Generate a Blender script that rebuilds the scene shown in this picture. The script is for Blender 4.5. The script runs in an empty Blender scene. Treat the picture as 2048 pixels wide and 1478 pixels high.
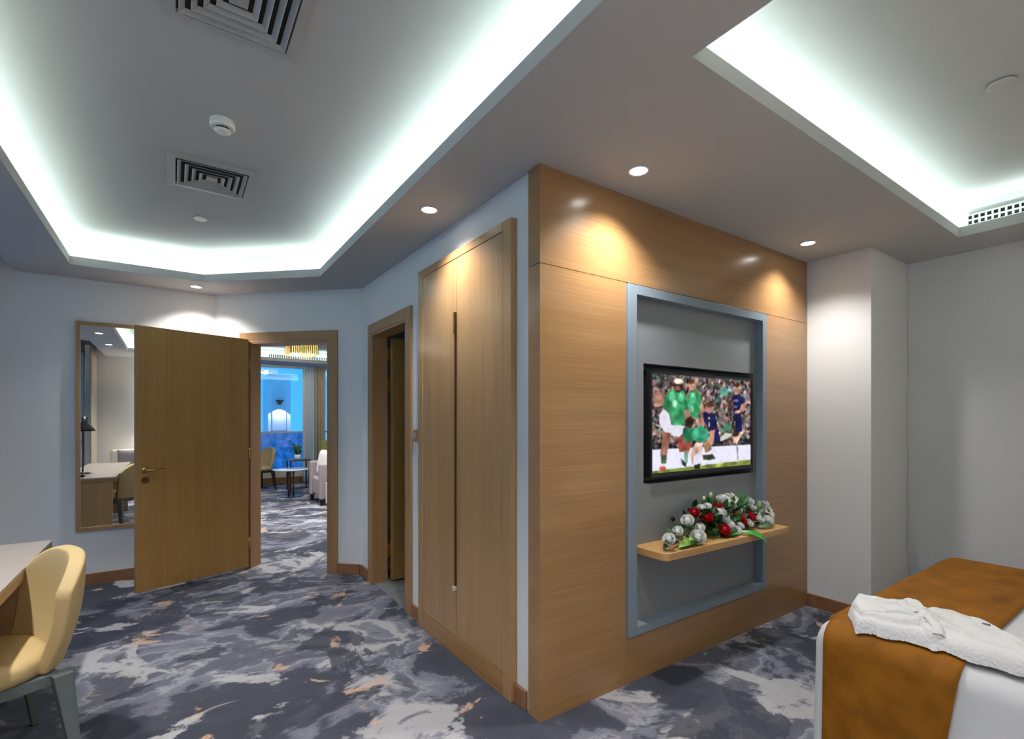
import bpy, bmesh, math, random
import numpy as np
from mathutils import Vector, Matrix
PI = math.pi
R = math.radians
random.seed(7)
sc = bpy.context.scene
COL = sc.collection

# ------------------------------------------------------------------ camera, world, exposure, area lights
H = 2.62                     # height of the lower ceiling
ZU = 2.88                    # height of the raised trays
cam_d = bpy.data.cameras.new('camera')
cam = bpy.data.objects.new('camera', cam_d)
COL.objects.link(cam)
cam.location = (-1.414, -1.824, 1.42)
cam.rotation_euler = (PI / 2, 0, -math.asin(0.56687))
cam_d.sensor_width = 36.0
cam_d.lens = 36.0 * 985.0 / 2048.0
cam_d.shift_y = 100.0 / 2048.0
cam_d.clip_start = 0.05
cam_d.clip_end = 400
sc.camera = cam

sc.view_settings.view_transform = 'Standard'
sc.view_settings.look = 'None'
sc.view_settings.gamma = 1.0
sc.view_settings.exposure = 0.88

world = bpy.data.worlds.new('dusk_sky')
sc.world = world
world.use_nodes = True
wn, wl = world.node_tree.nodes, world.node_tree.links
bg = wn['Background']
tc = wn.new('ShaderNodeTexCoord')
sep = wn.new('ShaderNodeSeparateXYZ')
rmp = wn.new('ShaderNodeValToRGB')
wl.new(tc.outputs['Generated'], sep.inputs[0])
wl.new(sep.outputs['Z'], rmp.inputs[0])
rmp.color_ramp.elements[0].position = 0.0
rmp.color_ramp.elements[0].color = (0.050, 0.36, 0.70, 1)
rmp.color_ramp.elements[1].position = 0.5
rmp.color_ramp.elements[1].color = (0.03, 0.24, 0.60, 1)
wl.new(rmp.outputs[0], bg.inputs['Color'])
bg.inputs['Strength'].default_value = 1.0

LEDC = (0.80, 1.0, 0.93)
LED_W = 2.5                  # watts per metre of hidden strip light


def area_light(name, a, b, z, watts, color, width=0.03, up=True, tilt=0.0):
    """strip lamp lying between two points, shining up"""
    a, b = Vector(a), Vector(b)
    L = (b - a).length
    ld = bpy.data.lights.new(name, 'AREA')
    ld.shape = 'RECTANGLE'
    ld.size = L
    ld.size_y = width
    ld.energy = watts * L
    ld.color = color
    o = bpy.data.objects.new(name, ld)
    COL.objects.link(o)
    mid = (a + b) / 2
    o.location = (mid.x, mid.y, z)
    ang = math.atan2(b.y - a.y, b.x - a.x)
    o.rotation_euler = (Matrix.Rotation(ang, 3, 'Z') @ Matrix.Rotation((PI if up else 0) + tilt, 3, 'X')).to_euler()
    return o


TRAY1 = [(-2.07, -1.75), (-0.40, -1.75), (-0.40, 2.494), (-1.19, 3.24), (-2.07, 3.24)]
TRAY2 = [(0.0, -2.35), (2.85, -2.35), (2.85, -0.82), (0.0, -0.82)]
TRAY3 = [(-0.9, 4.9), (2.3, 4.9), (2.3, 9.2), (-0.9, 9.2)]


def offset_poly(p, d):
    """grow a counter-clockwise polygon by d"""
    n = len(p)
    out = []
    for i in range(n):
        p0, p1, p2 = Vector(p[i - 1]), Vector(p[i]), Vector(p[(i + 1) % n])
        e1 = (p1 - p0).normalized()
        e2 = (p2 - p1).normalized()
        n1 = Vector((e1.y, -e1.x))
        n2 = Vector((e2.y, -e2.x))
        k = d / (1 + n1.dot(n2))
        out.append(tuple(p1 + (n1 + n2) * k))
    return out


for tname, tr, w in (('entry', TRAY1, LED_W), ('bedroom', TRAY2, LED_W * 0.85), ('lounge', TRAY3, LED_W * 0.8)):
    q = offset_poly(tr, 0.085)
    for i in range(len(q)):
        area_light('cove_strip_%s' % tname, q[i], q[(i + 1) % len(q)], H + 0.045, w, LEDC, tilt=R(18))


# ------------------------------------------------------------------ materials
def new_mat(name):
    m = bpy.data.materials.new(name)
    m.use_nodes = True
    return m, m.node_tree.nodes, m.node_tree.links, m.node_tree.nodes['Principled BSDF']


def setp(b, **k):
    for key, v in k.items():
        b.inputs[key].default_value = v


def plain(name, col, rough=0.6, metal=0.0, spec=0.5, noise=0.0, nscale=30, bump=0.0, sheen=0.0, coat=0.0):
    m, N, L, b = new_mat(name)
    setp(b, Roughness=rough, Metallic=metal)
    b.inputs['Specular IOR Level'].default_value = spec
    b.inputs['Base Color'].default_value = (*col, 1)
    if sheen:
        b.inputs['Sheen Weight'].default_value = sheen
        b.inputs['Sheen Roughness'].default_value = 0.4
        b.inputs['Sheen Tint'].default_value = (*[min(1, c * 1.6) for c in col], 1)
    if coat:
        b.inputs['Coat Weight'].default_value = coat
    if noise or bump:
        t = N.new('ShaderNodeTexCoord')
        n = N.new('ShaderNodeTexNoise')
        n.inputs['Scale'].default_value = nscale
        n.inputs['Detail'].default_value = 4
        L.new(t.outputs['Object'], n.inputs['Vector'])
        if noise:
            r = N.new('ShaderNodeValToRGB')
            r.color_ramp.elements[0].position = 0.3
            r.color_ramp.elements[1].position = 0.7
            r.color_ramp.elements[0].color = (*[c * (1 - noise) for c in col], 1)
            r.color_ramp.elements[1].color = (*[min(1, c * (1 + noise)) for c in col], 1)
            L.new(n.outputs['Fac'], r.inputs[0])
            L.new(r.outputs[0], b.inputs['Base Color'])
        if bump:
            bp = N.new('ShaderNodeBump')
            bp.inputs['Strength'].default_value = bump
            bp.inputs['Distance'].default_value = 0.01
            L.new(n.outputs['Fac'], bp.inputs['Height'])
            L.new(bp.outputs[0], b.inputs['Normal'])
    return m


def wood(name, c1, c2, grain='Z', rough=0.35, coat=0.0):
    """veneer whose fine grain runs along one axis"""
    m, N, L, b = new_mat(name)
    t = N.new('ShaderNodeTexCoord')
    mp = N.new('ShaderNodeMapping')
    L.new(t.outputs['Object'], mp.inputs['Vector'])
    s = {'X': (1.6, 130, 130), 'Y': (110, 1.6, 110), 'Z': (110, 110, 1.6)}[grain]
    mp.inputs['Scale'].default_value = s
    n = N.new('ShaderNodeTexNoise')
    n.inputs['Scale'].default_value = 1.0
    n.inputs['Detail'].default_value = 5
    n.inputs['Roughness'].default_value = 0.65
    L.new(mp.outputs[0], n.inputs['Vector'])
    mp2 = N.new('ShaderNodeMapping')
    L.new(t.outputs['Object'], mp2.inputs['Vector'])
    mp2.inputs['Scale'].default_value = tuple(9.0 if v > 2 else 0.5 for v in s)
    n2 = N.new('ShaderNodeTexNoise')
    n2.inputs['Scale'].default_value = 1.0
    n2.inputs['Detail'].default_value = 2
    L.new(mp2.outputs[0], n2.inputs['Vector'])
    mx = N.new('ShaderNodeMix')
    mx.data_type = 'FLOAT'
    mx.inputs['Factor'].default_value = 0.35
    L.new(n.outputs['Fac'], mx.inputs[2])
    L.new(n2.outputs['Fac'], mx.inputs[3])
    r = N.new('ShaderNodeValToRGB')
    r.color_ramp.elements[0].position = 0.34
    r.color_ramp.elements[1].position = 0.64
    r.color_ramp.elements[0].color = (*c1, 1)
    r.color_ramp.elements[1].color = (*c2, 1)
    L.new(mx.outputs[0], r.inputs[0])
    L.new(r.outputs[0], b.inputs['Base Color'])
    setp(b, Roughness=rough)
    if coat:
        b.inputs['Coat Weight'].default_value = coat
        b.inputs['Coat Roughness'].default_value = 0.16
    return m


def emit(name, col, strength):
    m = bpy.data.materials.new(name)
    m.use_nodes = True
    N, L = m.node_tree.nodes, m.node_tree.links
    N.remove(N['Principled BSDF'])
    e = N.new('ShaderNodeEmission')
    e.inputs[0].default_value = (*col, 1)
    e.inputs[1].default_value = strength
    L.new(e.outputs[0], N['Material Output'].inputs[0])
    return m


def glass_pane(name, tint=(1, 1, 1), refl=0.12):
    m = bpy.data.materials.new(name)
    m.use_nodes = True
    N, L = m.node_tree.nodes, m.node_tree.links
    N.remove(N['Principled BSDF'])
    tr = N.new('ShaderNodeBsdfTransparent')
    tr.inputs[0].default_value = (*tint, 1)
    gl = N.new('ShaderNodeBsdfGlossy')
    gl.inputs['Roughness'].default_value = 0.02
    mx = N.new('ShaderNodeMixShader')
    mx.inputs[0].default_value = refl
    L.new(tr.outputs[0], mx.inputs[1])
    L.new(gl.outputs[0], mx.inputs[2])
    L.new(mx.outputs[0], N['Material Output'].inputs[0])
    return m


def carpet_mat():
    m, N, L, b = new_mat('abstract_carpet')
    t = N.new('ShaderNodeTexCoord')

    def nz(scale, detail, dist, off=(0, 0, 0), st=(1, 1, 1), rough=0.55):
        mp = N.new('ShaderNodeMapping')
        mp.inputs['Location'].default_value = off
        mp.inputs['Scale'].default_value = st
        L.new(t.outputs['Object'], mp.inputs['Vector'])
        n = N.new('ShaderNodeTexNoise')
        n.inputs['Scale'].default_value = scale
        n.inputs['Detail'].default_value = detail
        n.inputs['Roughness'].default_value = rough
        n.inputs['Distortion'].default_value = dist
        L.new(mp.outputs[0], n.inputs['Vector'])
        return n

    def ramp(src, stops, interp='LINEAR'):
        r = N.new('ShaderNodeValToRGB')
        cr = r.color_ramp
        cr.interpolation = interp
        while len(cr.elements) < len(stops):
            cr.elements.new(0.5)
        for el, (p, c) in zip(cr.elements, stops):
            el.position = p
            el.color = (*c, 1)
        L.new(src, r.inputs[0])
        return r

    def mix(fac, a, bb):
        x = N.new('ShaderNodeMix')
        x.data_type = 'RGBA'
        L.new(fac, x.inputs['Factor'])
        L.new(a, x.inputs[6])
        L.new(bb, x.inputs[7])
        return x.outputs[2]

    rot = (1.0, 1.15, 1)
    n1 = nz(1.35, 8, 0.45, (3.1, 1.7, 0), rot, 0.58)
    base = ramp(n1.outputs['Fac'], [(0.36, (0.055, 0.06, 0.08)), (0.455, (0.07, 0.075, 0.10)), (0.475, (0.165, 0.17, 0.215)),
                                    (0.515, (0.20, 0.205, 0.25)), (0.53, (0.31, 0.31, 0.35)), (0.545, (0.14, 0.145, 0.185)),
                                    (0.60, (0.11, 0.115, 0.15)), (0.64, (0.30, 0.30, 0.33))])
    n2 = nz(1.7, 8, 0.6, (7.3, 2.2, 0), rot, 0.6)
    light = ramp(n2.outputs['Fac'], [(0.545, (0, 0, 0)), (0.57, (0.85, 0.85, 0.85)), (0.63, (0.9, 0.9, 0.9)), (0.66, (0.1, 0.1, 0.1))])
    lightc = N.new('ShaderNodeRGB')
    lightc.outputs[0].default_value = (0.43, 0.425, 0.44, 1)
    c = mix(light.outputs[0], base.outputs[0], lightc.outputs[0])
    n3 = nz(1.5, 8, 0.5, (11.0, 5.6, 0), rot, 0.6)
    dk = ramp(n3.outputs['Fac'], [(0.545, (0, 0, 0)), (0.565, (0.85, 0.85, 0.85))])
    dkc = N.new('ShaderNodeRGB')
    dkc.outputs[0].default_value = (0.055, 0.06, 0.08, 1)
    c = mix(dk.outputs[0], c, dkc.outputs[0])
    n4 = nz(2.1, 7, 0.6, (0.4, 9.2, 0), rot, 0.6)
    tan = ramp(n4.outputs['Fac'], [(0.625, (0, 0, 0)), (0.65, (0.8, 0.8, 0.8))])
    tanc = N.new('ShaderNodeRGB')
    tanc.outputs[0].default_value = (0.56, 0.37, 0.26, 1)
    c = mix(tan.outputs[0], c, tanc.outputs[0])
    sp = nz(260, 2, 0)
    spr = ramp(sp.outputs['Fac'], [(0.3, (0.75, 0.75, 0.75)), (0.7, (1.2, 1.2, 1.2))])
    mu = N.new('ShaderNodeMix')
    mu.data_type = 'RGBA'
    mu.blend_type = 'MULTIPLY'
    mu.inputs['Factor'].default_value = 1.0
    L.new(c, mu.inputs[6])
    L.new(spr.outputs[0], mu.inputs[7])
    L.new(mu.outputs[2], b.inputs['Base Color'])
    setp(b, Roughness=0.95)
    b.inputs['Specular IOR Level'].default_value = 0.1
    bp = N.new('ShaderNodeBump')
    bp.inputs['Strength'].default_value = 0.4
    bp.inputs['Distance'].default_value = 0.006
    L.new(sp.outputs['Fac'], bp.inputs['Height'])
    L.new(bp.outputs[0], b.inputs['Normal'])
    return m


M = {}
M['wall'] = plain('wall_paint', (0.72, 0.72, 0.71), 0.75, spec=0.25, bump=0.03, nscale=180)
M['ceil'] = plain('ceiling_paint', (0.445, 0.45, 0.45), 0.85, spec=0.2)
M['tray'] = plain('tray_paint', (0.46, 0.46, 0.455), 0.85, spec=0.2)
M['carpet'] = carpet_mat()
M['tile'] = plain('grey_tile', (0.22, 0.24, 0.25), 0.25, noise=0.12, nscale=6)
M['wood_h'] = wood('oak_veneer_level_grain', (0.270, 0.140, 0.054), (0.40, 0.225, 0.092), 'X', 0.30, coat=0.35)
M['wood_v'] = wood('oak_veneer_upright_grain', (0.33, 0.185, 0.075), (0.44, 0.26, 0.112), 'Z', 0.36, coat=0.25)
M['wood_y'] = wood('oak_veneer_desk', (0.26, 0.13, 0.042), (0.42, 0.22, 0.08), 'Y', 0.3, coat=0.3)
M['door'] = wood('oak_door_veneer', (0.33, 0.175, 0.046), (0.43, 0.235, 0.068), 'Z', 0.42, coat=0.15)
M['frame_wood'] = wood('oak_casing', (0.31, 0.165, 0.066), (0.42, 0.235, 0.10), 'Z', 0.4)
M['base'] = plain('skirting_wood', (0.27, 0.125, 0.055), 0.45, noise=0.15, nscale=14)
M['bluegrey'] = plain('blue_grey_lacquer', (0.205, 0.258, 0.310), 0.36, spec=0.5)
M['backpanel'] = plain('grey_lacquer_panel', (0.225, 0.242, 0.258), 0.36, spec=0.5)
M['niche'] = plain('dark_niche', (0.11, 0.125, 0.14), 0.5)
M['black'] = plain('black_plastic', (0.012, 0.012, 0.014), 0.3)
M['shelf'] = wood('light_oak_shelf', (0.48, 0.25, 0.08), (0.66, 0.40, 0.16), 'X', 0.3, coat=0.3)
M['brass'] = plain('brass', (0.62, 0.38, 0.13), 0.28, metal=1.0)
M['bronze'] = plain('dark_bronze', (0.14, 0.075, 0.025), 0.35, metal=0.6)
M['steel'] = plain('brushed_steel', (0.65, 0.65, 0.66), 0.3, metal=1.0)
M['mirror'] = plain('mirror_glass', (0.86, 0.88, 0.86), 0.01, metal=1.0)
M['white'] = plain('white_plastic', (0.72, 0.72, 0.70), 0.45)
M['vent'] = plain('vent_grey_white', (0.36, 0.36, 0.35), 0.5)
M['void'] = plain('duct_dark', (0.01, 0.01, 0.01), 0.9)
M['linen'] = plain('white_bed_linen', (0.58, 0.59, 0.60), 0.85, bump=0.15, nscale=9, sheen=0.1)
M['robe'] = plain('white_towelling', (0.66, 0.655, 0.645), 0.95, bump=0.5, nscale=90, sheen=0.2)
M['robe_dark'] = plain('grey_embroidery', (0.12, 0.12, 0.15), 0.9)
M['ochre'] = plain('ochre_velvet', (0.235, 0.088, 0.0045), 0.7, spec=0.2, noise=0.28, nscale=9, bump=0.25, sheen=0.35)
M['yellow'] = plain('straw_upholstery', (0.50, 0.37, 0.175), 0.7, spec=0.3, bump=0.12, nscale=160, sheen=0.15)
M['leg'] = plain('sage_grey_lacquer', (0.105, 0.135, 0.135), 0.45)
M['desktop'] = plain('desk_laminate', (0.40, 0.345, 0.30), 0.28, coat=0.2)
M['sheer'] = plain('sheer_fabric', (0.74, 0.82, 0.90), 0.9)
M['drape'] = plain('beige_drape', (0.58, 0.50, 0.38), 0.9, noise=0.1, nscale=40)
M['mauve'] = plain('mauve_grey_upholstery', (0.34, 0.29, 0.29), 0.85, bump=0.1, nscale=60)
M['cushion'] = plain('white_cushion_linen', (0.70, 0.66, 0.63), 0.9, bump=0.15, nscale=20)
M['olive'] = plain('olive_upholstery', (0.34, 0.36, 0.10), 0.8)
M['glass'] = glass_pane('window_glass', (0.95, 0.97, 1.0), 0.10)
M['tinted'] = glass_pane('tinted_window_glass', (0.72, 0.72, 0.76), 0.10)  # tint put in to cut the dusk light entering the bedroom
M['tableglass'] = plain('pale_table_top', (0.55, 0.62, 0.70), 0.12, coat=0.4)
M['green'] = plain('deep_green_leaf', (0.025, 0.11, 0.03), 0.45, noise=0.4, nscale=25)
M['green2'] = plain('bright_green_leaf', (0.03, 0.30, 0.035), 0.35, noise=0.2, nscale=20)
M['green3'] = plain('lime_green_leaf', (0.22, 0.42, 0.06), 0.4, noise=0.2, nscale=20)
M['rose_w'] = plain('white_petal', (0.84, 0.85, 0.83), 0.6)
M['rose_r'] = plain('red_petal', (0.52, 0.008, 0.018), 0.5)
M['lily'] = plain('cream_lily_petal', (0.78, 0.78, 0.68), 0.55)
for k_ in ('rose_w', 'rose_r', 'lily'):
    nt_ = M[k_].node_tree
    b_ = nt_.nodes['Principled BSDF']
    tl_ = nt_.nodes.new('ShaderNodeBsdfTranslucent')
    tl_.inputs[0].default_value = b_.inputs['Base Color'].default_value[:]
    mx_ = nt_.nodes.new('ShaderNodeMixShader')
    mx_.inputs[0].default_value = 0.4
    nt_.links.new(b_.outputs[0], mx_.inputs[1])
    nt_.links.new(tl_.outputs[0], mx_.inputs[2])
    nt_.links.new(mx_.outputs[0], nt_.nodes['Material Output'].inputs[0])
M['bud'] = plain('pale_green_bud', (0.45, 0.55, 0.25), 0.6)
M['gold'] = plain('gold_crystal', (0.70, 0.52, 0.18), 0.25, metal=0.5)
M['lamp'] = emit('lamp_lens', (1.0, 0.97, 0.93), 9.0)
M['facade'] = plain('blue_dusk_facade', (0.80, 0.92, 1.0), 0.7, noise=0.1, nscale=0.6)
M['cream'] = plain('cream_sill', (0.72, 0.66, 0.55), 0.5)


# ------------------------------------------------------------------ helpers
def box(bm, x0, x1, y0, y1, z0, z1):
    v = [bm.verts.new(p) for p in ((x0, y0, z0), (x1, y0, z0), (x1, y1, z0), (x0, y1, z0),
                                   (x0, y0, z1), (x1, y0, z1), (x1, y1, z1), (x0, y1, z1))]
    for f in ((0, 3, 2, 1), (4, 5, 6, 7), (0, 1, 5, 4), (1, 2, 6, 5), (2, 3, 7, 6), (3, 0, 4, 7)):
        bm.faces.new([v[i] for i in f])
    return v


def prism(bm, pts, z0, z1):
    lo = [bm.verts.new((*p, z0)) for p in pts]
    hi = [bm.verts.new((*p, z1)) for p in pts]
    n = len(pts)
    bm.faces.new(lo[::-1])
    bm.faces.new(hi)
    for i in range(n):
        bm.faces.new((lo[i], lo[(i + 1) % n], hi[(i + 1) % n], hi[i]))


def tube(bm, pts, rads, n=12, cap=True):
    """round bar through points, one radius per point"""
    rings = []
    pts = [Vector(p) for p in pts]
    if not hasattr(rads, '__len__'):
        rads = [rads] * len(pts)
    for i, p in enumerate(pts):
        d = (pts[min(i + 1, len(pts) - 1)] - pts[max(i - 1, 0)]).normalized()
        a = Vector((0, 0, 1)) if abs(d.z) < 0.9 else Vector((1, 0, 0))
        u = d.cross(a).normalized()
        w = d.cross(u).normalized()
        rings.append([bm.verts.new(p + (u * math.cos(2 * PI * k / n) + w * math.sin(2 * PI * k / n)) * rads[i]) for k in range(n)])
    for r0, r1 in zip(rings, rings[1:]):
        for k in range(n):
            bm.faces.new((r0[k], r0[(k + 1) % n], r1[(k + 1) % n], r1[k]))
    if cap:
        bm.faces.new(rings[0][::-1])
        bm.faces.new(rings[-1])


def lathe(bm, prof, n=32, c=(0, 0, 0)):
    """prof: list of (radius, z)"""
    rings = []
    for r, z in prof:
        if r < 1e-5:
            rings.append([bm.verts.new((c[0], c[1], c[2] + z))])
        else:
            rings.append([bm.verts.new((c[0] + r * math.cos(2 * PI * k / n), c[1] + r * math.sin(2 * PI * k / n), c[2] + z)) for k in range(n)])
    for a, b in zip(rings, rings[1:]):
        for k in range(n):
            k2 = (k + 1) % n
            f = [a[k % len(a)], a[k2 % len(a)], b[k2 % len(b)], b[k % len(b)]]
            f2 = []
            for v in f:
                if v not in f2:
                    f2.append(v)
            if len(f2) > 2:
                bm.faces.new(f2)


def obj(name, bm, m, parent=None, smooth=False, bevel=0.0, seg=2, subsurf=0, solid=0.0):
    me = bpy.data.meshes.new(name)
    bmesh.ops.recalc_face_normals(bm, faces=bm.faces)
    bm.to_mesh(me)
    bm.free()
    me.materials.append(M[m] if isinstance(m, str) else m)
    o = bpy.data.objects.new(name, me)
    COL.objects.link(o)
    if smooth:
        for p in me.polygons:
            p.use_smooth = True
    if solid:
        md = o.modifiers.new('solid', 'SOLIDIFY')
        md.thickness = solid
        md.offset = 0
    if bevel:
        md = o.modifiers.new('bevel', 'BEVEL')
        md.width = bevel
        md.segments = seg
        md.limit_method = 'ANGLE'
        md.angle_limit = R(40)
    if subsurf:
        md = o.modifiers.new('sub', 'SUBSURF')
        md.levels = subsurf
        md.render_levels = subsurf
    if parent:
        o.parent = parent
        if parent.get('_w'):
            o.matrix_parent_inverse = mat_of(parent).inverted()
    return o


def mat_of(o):
    return Matrix.Translation(o.location) @ o.rotation_euler.to_matrix().to_4x4()


def tag(o, label, cat, group=None):
    o['label'] = label
    o['category'] = cat
    if group:
        o['group'] = group
    return o


def thing(name, label, cat, loc=(0, 0, 0), rotz=0.0, group=None, world=False):
    """an Empty at the base of a thing; world=True when its parts are given in room coordinates"""
    o = bpy.data.objects.new(name, None)
    o.empty_display_size = 0.1
    COL.objects.link(o)
    o.location = loc
    o.rotation_euler = (0, 0, rotz)
    if world:
        o['_w'] = 1
    return tag(o, label, cat, group)


def struct(o):
    o['kind'] = 'structure'
    return o


def boxes(name, lst, m, parent=None, bevel=0.0, **k):
    bm = bmesh.new()
    for b in lst:
        box(bm, *b)
    return obj(name, bm, m, parent, bevel=bevel, **k)


def copy_tree(o, parent=None):
    c = o.copy()
    COL.objects.link(c)
    c.parent = parent
    for ch in [x for x in list(COL.objects) if x.parent == o]:
        copy_tree(ch, c)
    return c


# ------------------------------------------------------------------ the setting
WT = 0.12
UL, UR = -2.75, 3.27          # window wall and right wall
VB, VE = -2.75, 3.725         # rear wall and entry wall
P, Q = Vector((-1.08, 3.725)), Vector((0.0, 2.672))
DL = (Q - P).length
DD = (Q - P).normalized()
DN = Vector((-DD.y, DD.x))    # away from the bedroom
if DN.dot(Vector((1, 1))) < 0:
    DN = -DN


def diag(s, n):
    p = P + DD * s + DN * n
    return (p.x, p.y)


def diag_box(bm, s0, s1, n0, n1, z0, z1):
    prism(bm, [diag(s0, n0), diag(s1, n0), diag(s1, n1), diag(s0, n1)], z0, z1)


floor_o = struct(boxes('floor', [(-4.0, 4.0, -3.2, 10.6, -0.15, 0.0)], 'carpet'))
tile_o = struct(boxes('floor_bathroom', [(0.015, 2.4, 0.62, 2.62, 0.0, 0.006)], 'tile'))

# walls
struct(boxes('wall_back', [(UL - 0.3, UR + 0.3, VB - WT, VB, 0, 3.0)], 'wall'))
struct(boxes('wall_right', [(UR, UR + WT, VB, -0.42, 0, 3.0)], 'wall'))
struct(boxes('wall_pier', [(2.585, UR + WT, -0.418, 0.3, 0, 3.0)], 'wall'))
struct(boxes('wall_entry', [(UL - 0.3, -1.08, VE, VE + WT, 0, 3.0)], 'wall'))
struct(boxes('wall_corridor', [
    (0.012, WT, 0.092, 0.206, 0, 3.0), (0.012, WT, 0.206, 1.345, 2.436, 3.0),
    (0.012, WT, 1.345, 1.60, 0, 3.0), (0.012, WT, 1.60, 2.37, 2.17, 3.0), (0.012, WT, 2.37, 2.70, 0, 3.0)], 'wall'))
bm = bmesh.new()
diag_box(bm, 0.0, 0.36, 0, 0.13, 0, 3.0)
diag_box(bm, 0.36, 1.205, 0, 0.13, 2.16, 3.0)
diag_box(bm, 1.205, DL + 0.03, 0, 0.13, 0, 3.0)
struct(obj('wall_doorway', bm, 'wall'))
# wall behind the media panel
struct(boxes('wall_media', [(WT, 2.585, 0.20, 0.28, 0, 3.0)], 'wall'))
# rooms behind: bathroom shell
struct(boxes('wall_bathroom', [(2.4, 2.5, 0.3, 2.8, 0, 3.0), (WT, 2.5, 2.63, 2.75, 0, 3.0), (0.75, 2.4, 0.62, 0.72, 0, 3.0)], 'wall'))
# window wall of the bedroom
struct(boxes('wall_window', [(UL - WT, UL, VB, VE, 0, 0.12), (UL - WT, UL, VB, VE, 2.66, 3.0),
                             (UL - WT, UL, 3.45, VE, 0.12, 2.66), (UL - WT, UL, VB, -2.6, 0.12, 2.66)], 'wall'))
w1 = struct(boxes('window_1', [(UL - 0.05, UL - 0.04, -2.6, 3.45, 0.12, 2.66)], 'tinted'))
boxes('window_frame', [(UL - 0.07, UL - 0.01, v - 0.025, v + 0.025, 0.12, 2.66) for v in (-2.575, -1.1, 0.4, 1.9, 3.425)] +
      [(UL - 0.07, UL - 0.01, -2.6, 3.45, z, z + 0.05) for z in (0.12, 2.61, 1.05)], 'cream', w1)

# ceiling: lower ceiling with openings, coves and raised trays
bm = bmesh.new()


def ring_edges(bm, pts, z):
    vs = [bm.verts.new((*p, z)) for p in pts]
    return vs, [bm.edges.new((vs[i], vs[(i + 1) % len(vs)])) for i in range(len(vs))]


def band(bm, pa, za, pb, zb):
    a = [bm.verts.new((*p, za)) for p in pa]
    b = [bm.verts.new((*p, zb)) for p in pb]
    n = len(a)
    for i in range(n):
        bm.faces.new((a[i], a[(i + 1) % n], b[(i + 1) % n], b[i]))


def soffit(outer, holes):
    bm = bmesh.new()
    es = []
    for ring in [outer] + holes:
        es += ring_edges(bm, ring, H)[1]
    bmesh.ops.triangle_fill(bm, use_beauty=True, use_dissolve=False, edges=es)
    return bm


def tray_bm(bm, tr, zl=0.065, back=0.17):
    o2 = offset_poly(tr, 0.02)
    o3 = offset_poly(tr, back)
    band(bm, tr, H, tr, H + zl)
    band(bm, tr, H + zl, o2, H + zl)
    band(bm, o2, H + zl, o2, H + 0.03)
    band(bm, o2, H + 0.03, o3, H + 0.03)
    band(bm, o3, H + 0.03, o3, ZU)
    bm.faces.new([bm.verts.new((*p, ZU)) for p in o3])


bed_outer = [(-2.45, VB), (UR, VB), (UR, -0.3), (2.58, 0.0), (2.58, 0.3), (0.06, 0.3), (0.06, 2.70), (-1.04, 3.80), (-2.45, 3.80)]
bmS = soffit(bed_outer, [TRAY1, TRAY2])
struct(obj('ceiling', bmS, 'ceil'))
for nm, tr in (('ceiling_entry_tray', TRAY1), ('ceiling_bedroom_tray', TRAY2), ('ceiling_lounge_tray', TRAY3)):
    bm = bmesh.new()
    tray_bm(bm, tr)
    struct(obj(nm, bm, 'tray'))
# curtain pocket above the window and an unseen slab added overhead to keep sky light out
struct(boxes('ceiling_pocket', [(UL - 0.1, -2.45, VB, 3.8, 2.80, 2.84), (-2.462, -2.45, VB, 3.72, H, 2.80)], 'ceil'))
struct(boxes('ceiling_light_block', [(-4.0, 4.0, -3.2, 10.7, 3.0, 3.1)], 'ceil'))
struct(boxes('ceiling_bathroom', [(WT, 2.4, 0.72, 2.63, 2.5, 2.54)], 'ceil'))

# lounge shell beyond the doorway
LW = 10.05
bm = soffit([(-1.6, 4.2), (0.0, 2.9), (0.35, 2.85), (3.2, 2.85), (3.2, LW + 0.05), (-1.6, LW + 0.05)], [TRAY3])
struct(obj('ceiling_lounge', bm, 'ceil'))
struct(boxes('wall_lounge', [(-1.7, -1.6, VE + WT, LW, 0, 3.0), (3.1, 3.2, 2.76, LW, 0, 3.0)], 'wall'))
struct(boxes('wall_lounge_window', [(-1.7, 3.2, LW, LW + 0.12, 0.14, 0.30), (-1.7, 3.2, LW, LW + 0.12, 2.57, 3.0)], 'cream'))
struct(boxes('baseboard_lounge', [(-1.6, 3.1, LW - 0.02, LW + 0.1, 0, 0.14)], 'base'))
w2 = struct(boxes('window_2', [(-1.6, 3.1, LW + 0.05, LW + 0.06, 0.30, 2.57)], 'glass'))
boxes('window_frame', [(u - 0.02, u + 0.02, LW + 0.02, LW + 0.09, 0.30, 2.57) for u in (-1.58, -0.4, 1.75, 3.08)] +
      [(-1.6, 3.1, LW + 0.02, LW + 0.09, 1.12, 1.155)], 'cream', w2)

# skirting boards
BH = 0.095
struct(boxes('baseboard_corridor', [(-0.004, 0.012, 0.115, 0.206, 0, BH), (-0.004, 0.012, 1.345, 1.515, 0, BH), (-0.004, 0.012, 2.465, 2.668, 0, BH)], 'base', bevel=0.003))
bm = bmesh.new()
diag_box(bm, 0.0, 0.275, -0.016, 0, 0, BH)
diag_box(bm, 1.285, DL - 0.005, -0.016, 0, 0, BH)
struct(obj('baseboard_doorway', bm, 'base'))
struct(boxes('baseboard_entry', [(UL, -1.08, VE - 0.016, VE, 0, BH)], 'base'))
struct(boxes('baseboard_pier', [(2.569, 2.585, -0.434, 0.0, 0, BH), (2.585, UR, -0.434, -0.418, 0, BH)], 'base'))
struct(boxes('baseboard_right', [(UR - 0.016, UR, VB, -0.434, 0, BH)], 'base'))
struct(boxes('baseboard_back', [(UL, UR, VB, VB + 0.016, 0, BH)], 'base'))

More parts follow.
